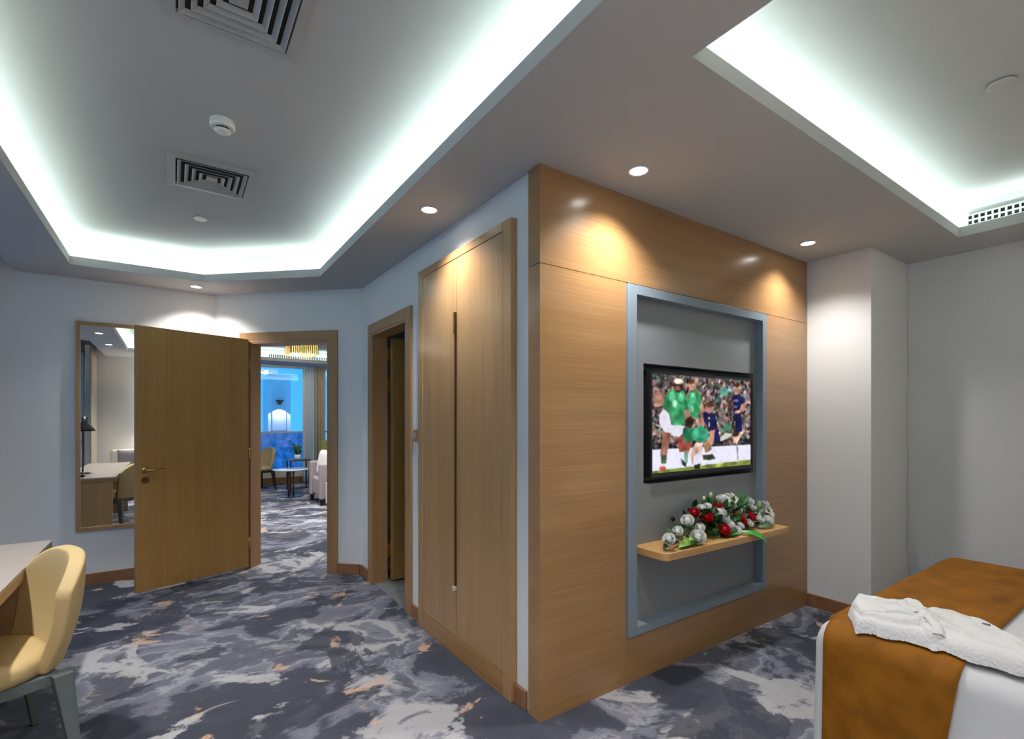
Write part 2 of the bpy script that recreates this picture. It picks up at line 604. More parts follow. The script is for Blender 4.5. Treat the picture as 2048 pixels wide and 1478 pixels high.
# door casings
bm = bmesh.new()
for s0, s1, z0, z1 in ((0.275, 0.36, 0, 2.245), (1.205, 1.283, 0, 2.245), (0.36, 1.205, 2.16, 2.245)):
    diag_box(bm, s0, s1, -0.018, -0.0005, z0, z1)
diag_box(bm, 0.3605, 0.385, -0.0, 0.145, 0, 2.16)
diag_box(bm, 1.182, 1.2045, -0.017, 0.145, 0, 2.16)
diag_box(bm, 0.385, 1.182, -0.017, 0.145, 2.135, 2.1595)
struct(obj('trim_1', bm, 'frame_wood', bevel=0.002))
struct(boxes('trim_2', [(-0.006, 0.0115, 1.515, 1.60, 0, 2.245), (-0.006, 0.0115, 2.37, 2.46, 0, 2.245), (-0.006, 0.0115, 1.60, 2.37, 2.16, 2.245),
                        (-0.005, 0.135, 1.6005, 1.622, 0, 2.16), (-0.005, 0.135, 2.348, 2.3695, 0, 2.16), (-0.005, 0.135, 1.622, 2.348, 2.138, 2.1595)], 'frame_wood', bevel=0.003))

# ------------------------------------------------------------------ doors
# open door of the lounge doorway, hinged on its left casing and swung into the room
hp = Vector(diag(0.372, -0.03))
tip = Vector((-1.652, 3.145))
dd = (tip - hp)
ang = math.atan2(dd.y, dd.x)
door1 = bpy.data.objects.new('door_1', None)
COL.objects.link(door1)
door1.location = (hp.x, hp.y, 0)
door1.rotation_euler = (0, 0, ang)
struct(door1)
DW = 0.885
leaf = boxes('door_leaf', [(0.0, DW, -0.022, 0.022, 0.028, 2.178)], 'door', door1, bevel=0.003)
side = 1 if (Matrix.Rotation(ang, 2) @ Vector((0, 1))).dot(Vector((-1.414, -1.824)) - hp) > 0 else -1


def handle_set(leaf, sgn):
    bm = bmesh.new()
    y = 0.022 * sgn
    tube(bm, [(DW - 0.06, y, 1.01), (DW - 0.06, y + 0.008 * sgn, 1.01)], 0.026, 20)
    tube(bm, [(DW - 0.06, y, 1.01), (DW - 0.06, y + 0.05 * sgn, 1.01), (DW - 0.075, y + 0.058 * sgn, 1.01), (DW - 0.18, y + 0.058 * sgn, 1.01)], [0.011, 0.011, 0.011, 0.009], 12)
    obj('door_handle', bm, 'brass', leaf, smooth=True)
    bm = bmesh.new()
    tube(bm, [(DW - 0.06, y, 0.93), (DW - 0.06, y + 0.008 * sgn, 0.93)], 0.026, 20)
    box(bm, DW - 0.064, DW - 0.056, min(y, y + 0.012 * sgn), max(y, y + 0.012 * sgn), 0.918, 0.942)
    obj('lock_plate', bm, 'bronze', leaf)


handle_set(leaf, side)
handle_set(leaf, -side)
for z in (0.25, 1.1, 1.95):
    bm = bmesh.new()
    tube(bm, [(-0.012, 0.012 * side, z - 0.05), (-0.012, 0.012 * side, z + 0.05)], 0.008, 10)
    obj('hinge', bm, 'brass', door1, smooth=True)

# bathroom door standing open inside its room
door2 = struct(boxes('door_2', [(0.158, 0.90, 2.300, 2.345, 0.02, 2.13)], 'door', bevel=0.003))
for z0, z1 in ((1.93, 2.05), (1.67, 1.79), (0.22, 0.34)):
    boxes('hinge', [(0.136, 0.158, 2.326, 2.347, z0, z1)], 'brass', door2)

# ------------------------------------------------------------------ media wall
t = thing('wall_panelling', 'large oak veneer feature panel with level grain carrying the recessed television', 'wall panel', (1.29, 0.05, 0), world=True)
GZ = 2.156
TH = 0.092
boxes('side_board', [(0.0, 0.582, 0.0, TH, 0.0, GZ - 0.003)], 'wood_h', t)
boxes('side_board', [(1.979, 2.583, 0.0, TH, 0.0, GZ - 0.003)], 'wood_h', t)
boxes('top_board', [(0.0, 2.583, 0.0, TH, GZ, H - 0.001)], 'wood_h', t)
boxes('bottom_board', [(0.584, 1.977, 0.0, TH, 0.0, 0.25)], 'wood_h', t, bevel=0.0015)

t = thing('tv_surround', 'tall blue-grey recessed panel with raised frame around the television and shelf', 'television surround', (1.29, 0.05, 0.25), world=True)
u0, u1, z0, z1 = 0.585, 1.976, 0.252, 2.148
bm = bmesh.new()
f = 0.068
box(bm, u0, u0 + f, -0.014, 0.09, z0, z1)
box(bm, u1 - 0.052, u1, -0.014, 0.09, z0, z1)
box(bm, u0 + f, u1 - 0.052, -0.014, 0.09, z1 - 0.052, z1)
box(bm, u0 + f, u1 - 0.052, -0.014, 0.09, z0, z0 + 0.045)
obj('frame', bm, 'bluegrey', t, bevel=0.002)
a0, a1, b0, b1 = u0 + f, u1 - 0.052, z0 + 0.045, z1 - 0.052
n0, n1, m0, m1 = 0.773, 1.908, 1.052, 1.738
boxes('back_panel', [(a0, n0, 0.045, 0.075, b0, b1), (n1, a1, 0.045, 0.075, b0, b1), (n0, n1, 0.045, 0.075, m1, b1), (n0, n1, 0.045, 0.075, b0, m0)], 'backpanel', t)
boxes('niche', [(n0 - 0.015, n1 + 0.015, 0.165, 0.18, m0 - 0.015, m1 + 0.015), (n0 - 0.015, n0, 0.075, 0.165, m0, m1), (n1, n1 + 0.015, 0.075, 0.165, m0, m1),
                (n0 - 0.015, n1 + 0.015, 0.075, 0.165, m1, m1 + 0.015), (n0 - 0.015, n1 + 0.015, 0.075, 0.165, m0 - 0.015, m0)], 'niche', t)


# television: the picture on its screen is drawn from shapes measured on the photograph
def inside(px, py, poly):
    c = np.zeros(px.shape, bool)
    n = len(poly)
    for i in range(n):
        x1, y1 = poly[i]
        x2, y2 = poly[(i + 1) % n]
        if y1 == y2:
            continue
        c ^= ((y1 > py) != (y2 > py)) & (px < (x2 - x1) * (py - y1) / (y2 - y1) + x1)
    return c


def screen_picture(nx, ny):
    s = np.linspace(0, 1, nx)[None, :].repeat(ny, 0)
    tt = np.linspace(0, 1, ny)[:, None].repeat(nx, 1)
    X = 187 + 1073 * s
    Y = (215 + 60 * s) * (1 - tt) + (1275 - 75 * s) * tt
    rng = np.random.default_rng(5)
    pal = np.array([(120, 85, 85), (70, 55, 55), (150, 110, 105), (55, 75, 65), (95, 90, 105), (185, 150, 140), (50, 45, 55), (110, 95, 70), (30, 30, 30), (85, 120, 110), (160, 130, 140)]) / 255
    seeds = np.stack([rng.uniform(180, 1270, 1500), rng.uniform(200, 1060, 1500)], 1)
    cols = pal[rng.integers(0, len(pal), 1500)] * rng.uniform(0.65, 1.2, (1500, 1)) + 0.04
    best = np.full(X.shape, 1e9)
    C = np.zeros((*X.shape, 3))
    for (sx, sy), c in zip(seeds, cols):
        d = (X - sx) ** 2 + ((Y - sy) * 0.7) ** 2
        k = d < best
        best[k] = d[k]
        C[k] = c
    board = 1020 - 40 * s
    C[(Y > board - 70) & (Y <= board)] *= 0.55
    C[Y > board] = (0.90, 0.90, 0.97)
    C[Y > 1250 - 105 * s] = (0.50, 0.55, 0.25)

    def poly(col, pts):
        C[inside(X, Y, pts)] = np.array(col) / 255

    def ell(col, cx, cy, rx, ry):
        C[((X - cx) / rx) ** 2 + ((Y - cy) / ry) ** 2 < 1] = np.array(col) / 255
    G, G2, G3 = (60, 145, 95), (95, 190, 140), (40, 110, 75)
    SK, SK2, NV, WH = (190, 140, 120), (120, 80, 65), (32, 32, 75), (225, 222, 235)
    poly((95, 150, 135), [(880, 370), (930, 330), (985, 380), (975, 450), (890, 450)]); poly((140, 155, 165), [(975, 330), (1030, 310), (1045, 390), (990, 400)]); poly((70, 120, 95), [(920, 760), (970, 720), (1020, 770), (1010, 830), (930, 830)]); ell((170, 130, 120), 935, 320, 20, 26); ell((165, 125, 115), 968, 700, 20, 26)
    # standing player at left
    poly(SK, [(200, 430), (260, 410), (330, 470), (300, 560), (230, 570)])
    poly(G, [(345, 400), (400, 380), (500, 400), (540, 490), (535, 600), (505, 620), (505, 765), (385, 760), (350, 640), (290, 560), (310, 470)])
    poly(G3, [(500, 480), (545, 520), (530, 610), (505, 620)])
    ell(G2, 380, 460, 28, 55); ell(G2, 470, 470, 25, 50); ell((150, 200, 170), 405, 535, 22, 40)
    ell((60, 42, 36), 440, 340, 46, 72); ell((215, 205, 180), 445, 295, 48, 30); ell((150, 105, 80), 435, 370, 28, 25)
    poly(WH, [(258, 650), (300, 590), (350, 640), (372, 760), (508, 770), (480, 860), (450, 890), (390, 880), (300, 830), (262, 755)])
    poly((155, 105, 85), [(285, 830), (370, 850), (345, 980), (330, 1075), (325, 1170), (275, 1170), (270, 1050), (285, 960)])
    poly((70, 90, 70), [(275, 1080), (328, 1080), (322, 1170), (278, 1170)])
    ell((190, 90, 70), 290, 1225, 32, 26)
    poly((150, 75, 65), [(425, 900), (520, 880), (590, 960), (545, 1050), (450, 1050)])
    # second player
    poly(SK, [(675, 480), (715, 590), (680, 680), (650, 640)])
    poly(G, [(545, 410), (650, 400), (682, 480), (662, 620), (622, 710), (565, 660), (545, 560)])
    ell(G2, 590, 470, 28, 55); ell(G2, 580, 590, 20, 40)
    ell(SK, 582, 335, 38, 58); ell((110, 70, 45), 575, 295, 36, 25)
    poly((170, 120, 100), [(500, 610), (545, 590), (560, 690), (520, 720)])
    # crouching navy player
    poly(NV, [(695, 630), (760, 600), (835, 660), (850, 780), (890, 920), (840, 980), (770, 810), (705, 720)])
    ell((165, 115, 105), 762, 580, 46, 55); ell((95, 60, 40), 765, 540, 42, 30)
    ell((200, 190, 150), 760, 690, 14, 14); ell((190, 190, 210), 762, 760, 9, 30)
    poly(SK, [(780, 820), (830, 815), (810, 960), (755, 1060), (720, 1060)])
    # crouching green player
    poly(SK, [(610, 690), (700, 680), (710, 790), (640, 790)])
    poly(G3, [(490, 800), (560, 780), (610, 850), (600, 930), (520, 960), (480, 880)])
    poly((60, 150, 115), [(600, 800), (680, 765), (750, 830), (755, 910), (690, 960), (600, 930), (570, 870)])
    ell((62, 38, 34), 555, 735, 42, 60)
    poly((205, 170, 155), [(560, 1060), (620, 950), (700, 960), (680, 1060), (650, 1190), (580, 1190)])
    poly(WH, [(600, 1100), (690, 1060), (670, 1200), (590, 1200)])
    poly((110, 150, 130), [(500, 1040), (545, 1040), (530, 1180), (500, 1180)])
    poly((35, 40, 45), [(465, 1120), (520, 1180), (515, 1215), (480, 1190)])
    poly((35, 40, 35), [(600, 1200), (670, 1180), (660, 1240), (610, 1245)])
    poly((175, 140, 100), [(700, 960), (760, 920), (790, 1030), (720, 1070)])
    poly((60, 62, 45), [(690, 1090), (800, 1080), (835, 1130), (770, 1145), (700, 1140)])
    # standing navy player at right
    poly((75, 50, 45), [(965, 510), (1030, 480), (1040, 600), (990, 620)])
    poly(NV, [(1040, 440), (1110, 420), (1180, 470), (1195, 530), (1140, 560), (1130, 620), (1155, 700), (1150, 830), (1070, 860), (1065, 700), (1040, 580)])
    ell(SK, 1085, 370, 38, 58); ell((70, 45, 35), 1085, 325, 36, 24)
    ell((110, 115, 160), 1075, 495, 32, 16); ell((90, 95, 140), 1070, 560, 30, 14)
    poly(SK, [(1140, 540), (1205, 500), (1200, 570), (1130, 630), (1060, 640), (1060, 610), (1120, 595)])
    poly((200, 165, 145), [(1035, 890), (1110, 860), (1150, 830), (1170, 850), (1110, 930), (1090, 970), (1045, 960)])
    ell((60, 42, 25), 1075, 865, 38, 26)
    poly((205, 205, 195), [(888, 900), (950, 850), (1035, 860), (1020, 885), (930, 930), (890, 945)])
    poly((150, 140, 150), [(1080, 970), (1098, 970), (1108, 1150), (1090, 1150)])
    return np.clip(C, 0, 1)


t = thing('television', 'flat black television showing a rugby match, set in the niche', 'television', (1.29, 0.1, 1.12), world=True)
e0, e1, g0, g1 = 0.812, 1.866, 1.09, 1.698
boxes('casing', [(e0, e1, 0.035, 0.09, g0, g1)], 'black', t, bevel=0.004)
boxes('bezel', [(e0, e0 + 0.014, 0.026, 0.036, g0, g1), (e1 - 0.014, e1, 0.026, 0.036, g0, g1), (e0 + 0.014, e1 - 0.014, 0.026, 0.036, g1 - 0.014, g1),
                (e0 + 0.014, e1 - 0.014, 0.026, 0.036, g0, g0 + 0.022)], 'black', t, bevel=0.001)
boxes('wall_bracket', [(1.25, 1.43, 0.0905, 0.1645, 1.28, 1.52)], 'steel', t)
NX, NY = 216, 150
pic = screen_picture(NX, NY)
rng_ = np.random.default_rng(8)
low = rng_.normal(0, 1, (NY // 6 + 2, NX // 8 + 2))
yi, xi = np.arange(NY) / 6.0, np.arange(NX) / 8.0
y0_, x0_ = yi.astype(int), xi.astype(int)
fy, fx = (yi - y0_)[:, None], (xi - x0_)[None, :]
low = (low[y0_][:, x0_] * (1 - fy) * (1 - fx) + low[y0_ + 1][:, x0_] * fy * (1 - fx) + low[y0_][:, x0_ + 1] * (1 - fy) * fx + low[y0_ + 1][:, x0_ + 1] * fy * fx)
gain = (1 + 0.20 * low) * rng_.normal(1.0, 0.05, (NY, NX))
gain = np.where(pic.min(axis=2) > 0.75, 1 - 0.03 * np.abs(low), gain)
pic = np.clip(pic * gain[..., None], 0, 1)
pp_ = np.pad(pic, ((1, 1), (1, 1), (0, 0)), mode='edge')
pic = sum(pp_[a:a + pic.shape[0], b:b + pic.shape[1]] * w for a, b, w in ((0, 0, .06), (0, 1, .12), (0, 2, .06), (1, 0, .12), (1, 1, .28), (1, 2, .12), (2, 0, .06), (2, 1, .12), (2, 2, .06)))
pic = np.where(pic <= 0.04045, pic / 12.92, ((pic + 0.055) / 1.055) ** 2.4)
bm = bmesh.new()
cl = bm.loops.layers.float_color.new('picture')
su0, su1, sz0, sz1 = e0 + 0.014, e1 - 0.014, g0 + 0.022, g1 - 0.014
grid = [[bm.verts.new((su0 + (su1 - su0) * i / (NX - 1), 0.0335, sz1 + (sz0 - sz1) * j / (NY - 1))) for i in range(NX)] for j in range(NY)]
for j in range(NY - 1):
    for i in range(NX - 1):
        fc = bm.faces.new((grid[j][i], grid[j + 1][i], grid[j + 1][i + 1], grid[j][i + 1]))
        for lp, (jj, ii) in zip(fc.loops, ((j, i), (j + 1, i), (j + 1, i + 1), (j, i + 1))):
            lp[cl] = (*pic[jj, ii], 1)
ms = bpy.data.materials.new('screen_picture')
ms.use_nodes = True
N_, L_ = ms.node_tree.nodes, ms.node_tree.links
N_.remove(N_['Principled BSDF'])
at = N_.new('ShaderNodeVertexColor')
at.layer_name = 'picture'
em = N_.new('ShaderNodeEmission')
em.inputs[1].default_value = 0.6
L_.new(at.outputs[0], em.inputs[0])
L_.new(em.outputs[0], N_['Material Output'].inputs[0])
obj('screen', bm, ms, t)

# shelf under the television
bm = bmesh.new()
prism(bm, [(0.685, 0.043), (0.685, -0.15), (0.705, -0.178), (1.882, -0.205), (1.90, -0.19), (1.90, 0.043)], 0.682, 0.722)
tag(obj('floating_shelf', bm, 'shelf', bevel=0.003), 'light oak floating shelf under the television holding flowers', 'shelf')
SH = 0.722

# ------------------------------------------------------------------ flowers on the shelf
FW = [(1.141, -0.074, 0.903, 0.021), (0.963, -0.107, 0.852, 0.031), (1.051, -0.124, 0.804, 0.024), (0.842, -0.133, 0.813, 0.025), (0.756, -0.143, 0.784, 0.029), (0.994, -0.152, 0.765, 0.037), (1.292, -0.087, 0.858, 0.038), (1.317, -0.1, 0.825, 0.032), (1.356, -0.117, 0.784, 0.028), (1.388, -0.056, 0.921, 0.038), (1.673, -0.059, 0.887, 0.03), (1.678, -0.074, 0.849, 0.026), (1.575, -0.112, 0.767, 0.027), (1.404, -0.138, 0.748, 0.026), (1.707, -0.108, 0.772, 0.028), (1.792, -0.12, 0.76, 0.033), (1.463, -0.123, 0.766, 0.022), (1.202, -0.071, 0.904, 0.021)]
FR = [(1.049, -0.088, 0.882, 0.028), (1.147, -0.099, 0.847, 0.034), (1.309, -0.071, 0.893, 0.027), (1.27, -0.133, 0.764, 0.035), (1.48, -0.096, 0.817, 0.033), (1.619, -0.096, 0.802, 0.034), (1.515, -0.11, 0.785, 0.026)]
FL = [(1.862, -0.084, 0.815, 0.056), (1.501, -0.054, 0.916, 0.042), (1.536, -0.071, 0.871, 0.035), (1.718, -0.084, 0.82, 0.034)]
FB = [(1.196, -0.052, 0.949, 0.012), (1.279, -0.043, 0.962, 0.013), (1.778, -0.066, 0.86, 0.02), (1.427, -0.067, 0.892, 0.014)]
FC = Vector((1.33, -0.03, 0.72))


def orient(c, extra=(-0.25, -0.35, 0.75)):
    d = (Vector(c) - FC)
    d = (d.normalized() * 0.8 + Vector(extra)).normalized()
    q = d.to_track_quat('Z', 'Y')
    return q


def rose_bm(c, r):
    bm = bmesh.new()
    q = orient(c)
    c = Vector(c)

    def put(x, y, z):
        return bm.verts.new(c + q @ Vector((x, y, z)))
    bmesh.ops.create_icosphere(bm, subdivisions=2, radius=r * 0.5, matrix=Matrix.Translation(c + q @ Vector((0, 0, r * 0.28))))
    for layer, (np_, rad, hh, op) in enumerate(((3, 0.48, 0.86, 0.0), (4, 0.68, 0.80, 0.1), (5, 0.86, 0.66, 0.25), (6, 1.02, 0.42, 0.45))):
        for k in range(np_):
            a0 = 2 * PI * (k + 0.37 * layer) / np_
            g = []
            for i in range(5):
                row = []
                aa = a0 + (i / 4 - 0.5) * 2 * PI / np_ * 1.35
                edge = 1 - 0.35 * abs(i / 4 - 0.5) ** 2 * 4
                for j in range(5):
                    tt = j / 4
                    rr = r * rad * (0.25 + 0.75 * math.sin(tt * PI / 2)) + r * op * 0.25 * max(0, tt - 0.7) / 0.3
                    zz = r * (-0.5 + (hh + 0.5) * tt ** 1.3 * edge) - r * op * 0.12 * max(0, tt - 0.7) / 0.3
                    row.append(put(rr * math.cos(aa), rr * math.sin(aa), zz))
                g.append(row)
            for i in range(4):
                for j in range(4):
                    bm.faces.new((g[i][j], g[i + 1][j], g[i + 1][j + 1], g[i][j + 1]))
    return bm


def lily_bm(c, r):
    bm = bmesh.new()
    q = orient(c, (-0.5, -0.9, 0.35))
    r *= 1.25
    c = Vector(c)
    for k in range(6):
        a = 2 * PI * k / 6
        w = 0.34 if k % 2 else 0.26
        g = []
        for j in range(7):
            tt = j / 6
            rr = r * 1.2 * tt
            zz = r * (0.55 * math.sin(tt * PI * 0.75)) - r * 0.45
            ww = r * w * math.sin(PI * min(1, 0.12 + 0.88 * tt)) + 0.0005
            row = []
            for s_ in (-1, 0, 1):
                x, y = rr, s_ * ww
                p = Vector((x * math.cos(a) - y * math.sin(a), x * math.sin(a) + y * math.cos(a), zz + (abs(s_) * ww * 0.35)))
                row.append(bm.verts.new(c + q @ p))
            g.append(row)
        for j in range(6):
            for s_ in range(2):
                bm.faces.new((g[j][s_], g[j][s_ + 1], g[j + 1][s_ + 1], g[j + 1][s_]))
    return bm


def leaf_into(bm, p0, p1, w, droop=0.02, n=7):
    p0, p1 = Vector(p0), Vector(p1)
    d = p1 - p0
    sd = d.cross(Vector((0, -0.6, 1))).normalized()
    up = sd.cross(d).normalized()
    g = []
    for j in range(n):
        tt = j / (n - 1)
        ww = w * math.sin(PI * (0.06 + 0.94 * tt) ** 0.8) + 0.0004
        c = p0 + d * tt + up * (droop * math.sin(PI * tt))
        g.append([bm.verts.new(c - sd * ww + up * ww * 0.3), bm.verts.new(c), bm.verts.new(c + sd * ww + up * ww * 0.3)])
    for a, b in zip(g, g[1:]):
        for k in range(2):
            bm.faces.new((a[k], a[k + 1], b[k + 1], b[k]))


t = thing('flower_arrangement', 'low spreading arrangement of white and red roses and lilies on the oak shelf', 'flowers', (1.33, -0.06, SH), world=True)
bm = bmesh.new()
lathe(bm, [(0, 0), (0.085, 0), (0.10, 0.035), (0.09, 0.045), (0, 0.05)], 24, (1.33, -0.07, SH + 0.0005))
obj('tray', bm, 'green', t, smooth=True)
for c in FW:
    obj('rose', rose_bm(c[:3], c[3] * 1.08), 'rose_w', t, smooth=True)['label'] = 'white rose bloom'
for c in FR:
    obj('rose', rose_bm(c[:3], c[3] * 1.05), 'rose_r', t, smooth=True)['label'] = 'red rose bloom'
for c in FL:
    obj('lily', lily_bm(c[:3], c[3]), 'lily', t, smooth=True)['label'] = 'cream white lily bloom'
for c in FB:
    bm = bmesh.new()
    bmesh.ops.create_icosphere(bm, subdivisions=2, radius=c[3], matrix=Matrix.Translation(c[:3]) @ Matrix.Diagonal((0.8, 0.8, 1.3, 1)))
    obj('bud', bm, 'bud', t, smooth=True)
# foliage mass, stems and single showy leaves
bm = bmesh.new()
rf = random.Random(11)
for c in FW + FR + FL + FB:
    tube(bm, [FC + Vector((rf.uniform(-0.06, 0.06), -0.02, 0.03)), (Vector(c[:3]) + FC) / 2 + Vector((0, 0.0, 0.015)), c[:3]], 0.003, 5)
for k in range(230):
    a = rf.uniform(0, PI)
    rr = rf.uniform(0.1, 1.0)
    u = 1.33 + 0.50 * rr * math.cos(a)
    top = 0.735 + 0.185 * math.sqrt(max(0, 1 - ((u - 1.36) / 0.52) ** 2))
    z = max(0.735, 0.735 + (top - 0.735) * rf.uniform(0.0, 1.0))
    v = rf.uniform(-0.115, 0.02)
    dirv = Vector((u - 1.33, rf.uniform(-0.25, 0.0), (z - 0.72) * 1.6 + rf.uniform(-0.03, 0.1))).normalized()
    L = rf.uniform(0.04, 0.085)
    p0 = Vector((u, v, z)) - dirv * L * 0.4
    p1 = p0 + dirv * L
    p1.z = max(p1.z, SH + 0.006)
    p0.z = max(p0.z, SH + 0.006)
    p1.y = min(p1.y, 0.035)
    leaf_into(bm, p0, p1, rf.uniform(0.010, 0.020), rf.uniform(0.003, 0.012), 5)
for c in FW + FR + FL:
    for k in range(5):
        a = 2 * PI * k / 5 + rf.uniform(-0.4, 0.4)
        c0 = Vector(c[:3]) + Vector((0, 0.012, -c[3] * 0.6))
        p1 = c0 + Vector((math.cos(a) * 0.05, rf.uniform(-0.02, 0.012), math.sin(a) * 0.05))
        p1.z = max(p1.z, SH + 0.006)
        c0.z = max(c0.z, SH + 0.006)
        p1.y = min(p1.y, 0.035)
        leaf_into(bm, c0, p1, rf.uniform(0.010, 0.017), 0.006, 5)
obj('foliage', bm, 'green', t, smooth=True)
for p0, p1, w, m in (((1.47, -0.17, 0.735), (1.56, -0.245, 0.665), 0.030, 'green2'), ((1.42, -0.16, 0.74), (1.50, -0.235, 0.70), 0.02, 'green2'),
                     ((1.0, -0.12, 0.735), (0.80, -0.165, 0.737), 0.026, 'green3'), ((0.98, -0.14, 0.737), (0.88, -0.17, 0.77), 0.022, 'green3'),
                     ((1.10, -0.10, 0.74), (0.98, -0.12, 0.82), 0.024, 'green2'), ((1.20, -0.11, 0.75), (1.18, -0.13, 0.83), 0.022, 'green2'),
                     ((1.55, -0.06, 0.86), (1.57, -0.05, 0.965), 0.014, 'green2'), ((1.60, -0.06, 0.86), (1.64, -0.05, 0.96), 0.012, 'green'),
                     ((1.66, -0.13, 0.735), (1.78, -0.17, 0.738), 0.022, 'green'), ((1.30, -0.14, 0.735), (1.36, -0.18, 0.737), 0.02, 'green2'),
                     ((1.45, -0.1, 0.80), (1.42, -0.13, 0.86), 0.02, 'green2'), ((1.25, -0.05, 0.90), (1.24, -0.05, 0.965), 0.012, 'green2')):
    bm = bmesh.new()
    leaf_into(bm, p0, p1, w, 0.012, 9)
    o = obj('leaf', bm, m, t, smooth=True)
    if m != 'green':
        o['label'] = 'bright glossy green leaf' if m == 'green2' else 'lime green leaf'

# ------------------------------------------------------------------ wardrobe in the corridor wall
t = thing('wardrobe', 'tall two-door oak wardrobe built into the corridor wall', 'wardrobe', (0.2, 0.776, 0), world=True)
wv0, wv1 = 0.208, 1.343
boxes('carcass', [(0.0135, 0.56, wv0, wv0 + 0.02, 0.0, 2.434), (0.0135, 0.56, wv1 - 0.02, wv1, 0.0, 2.434), (0.54, 0.56, wv0 + 0.02, wv1 - 0.02, 0, 2.434)], 'wood_v', t)
boxes('frame', [(-0.022, 0.013, wv0, wv0 + 0.075, 0, 2.434), (-0.022, 0.013, wv1 - 0.075, wv1, 0, 2.434), (-0.022, 0.013, wv0 + 0.075, wv1 - 0.075, 2.385, 2.434)], 'wood_v', t, bevel=0.003)
boxes('plinth', [(-0.021, 0.013, wv0 + 0.075, wv1 - 0.075, 0, 0.115)], 'wood_y', t, bevel=0.002)
mid = 0.786
d1 = boxes('door', [(-0.020, 0.002, wv0 + 0.077, mid - 0.002, 0.119, 2.382)], 'wood_v', t, bevel=0.002)
d2 = boxes('door', [(-0.020, 0.002, mid + 0.002, wv1 - 0.077, 0.119, 2.382)], 'wood_v', t, bevel=0.002)
hd = boxes('handle', [(-0.030, -0.0195, mid + 0.001, mid + 0.013, 0.425, 2.06), (-0.036, -0.0295, mid - 0.004, mid + 0.013, 1.93, 2.06)], 'bronze', d2, bevel=0.001)
hd['label'] = 'long dark bronze strip handle'
o = boxes('handle_end', [(-0.042, -0.0195, mid - 0.002, mid + 0.014, 0.40, 0.425)], 'cream', d2, bevel=0.002)
o['label'] = 'small pale end cap of the strip handle'

# small brown switch plate between bathroom door and wardrobe
t = thing('wall_switch', 'small brown wall switch plate between the bathroom door and the wardrobe', 'switch', (0.0, 1.43, 1.31), world=True)
boxes('plate', [(-0.004, 0.0115, 1.375, 1.475, 1.265, 1.35)], 'frame_wood', t, bevel=0.003)
boxes('rocker', [(-0.008, -0.004, 1.425, 1.46, 1.285, 1.33)], 'steel', t, bevel=0.001)

# ------------------------------------------------------------------ mirror on the entry wall
t = thing('wall_mirror', 'tall wall mirror in a slim oak frame behind the open door', 'mirror', (-1.6, 3.7, 0.47), world=True)
k0, k1, y0, y1 = -2.094, -1.52, 0.468, 2.257
fw = 0.030
boxes('frame', [(k0, k0 + fw, VE - 0.03, VE - 0.001, y0, y1), (k1 - fw, k1, VE - 0.03, VE - 0.001, y0, y1), (k0 + fw, k1 - fw, VE - 0.03, VE - 0.001, y1 - fw, y1), (k0 + fw, k1 - fw, VE - 0.03, VE - 0.001, y0, y0 + fw)], 'frame_wood', t, bevel=0.002)
boxes('glass', [(k0 + fw, k1 - fw, VE - 0.018, VE - 0.008, y0 + fw, y1 - fw)], 'mirror', t)

# ------------------------------------------------------------------ desk with chair at left
t = thing('desk', 'long oak writing desk with pale grey top along the window side', 'desk', (-2.2, 0.7, 0), world=True)
D0, D1, DV0, DV1 = -2.47, -1.966, -0.55, 1.875
boxes('desktop', [(D0, D1, DV0, DV1, 0.735, 0.752)], 'desktop', t, bevel=0.002)
boxes('edge_band', [(D1 - 0.02, D1 - 0.001, DV0 + 0.001, DV1 - 0.001, 0.695, 0.7345), (D0, D1 - 0.02, DV1 - 0.021, DV1 - 0.001, 0.695, 0.7345), (D0, D1 - 0.02, DV0 + 0.001, DV0 + 0.021, 0.695, 0.7345)], 'wood_y', t, bevel=0.001)
boxes('end_panel', [(D0, D1 - 0.03, DV1 - 0.045, DV1 - 0.005, 0.0, 0.6945)], 'wood_v', t, bevel=0.002)
boxes('end_panel', [(D0, D1 - 0.03, DV0 + 0.005, DV0 + 0.045, 0.0, 0.6945)], 'wood_v', t, bevel=0.002)
boxes('back_panel', [(D0, D0 + 0.03, DV0 + 0.045, DV1 - 0.045, 0.0, 0.6945)], 'wood_v', t)
boxes('underframe', [(D0 + 0.03, D1 - 0.08, DV0 + 0.045, DV1 - 0.045, 0.655, 0.694)], 'wood_y', t)


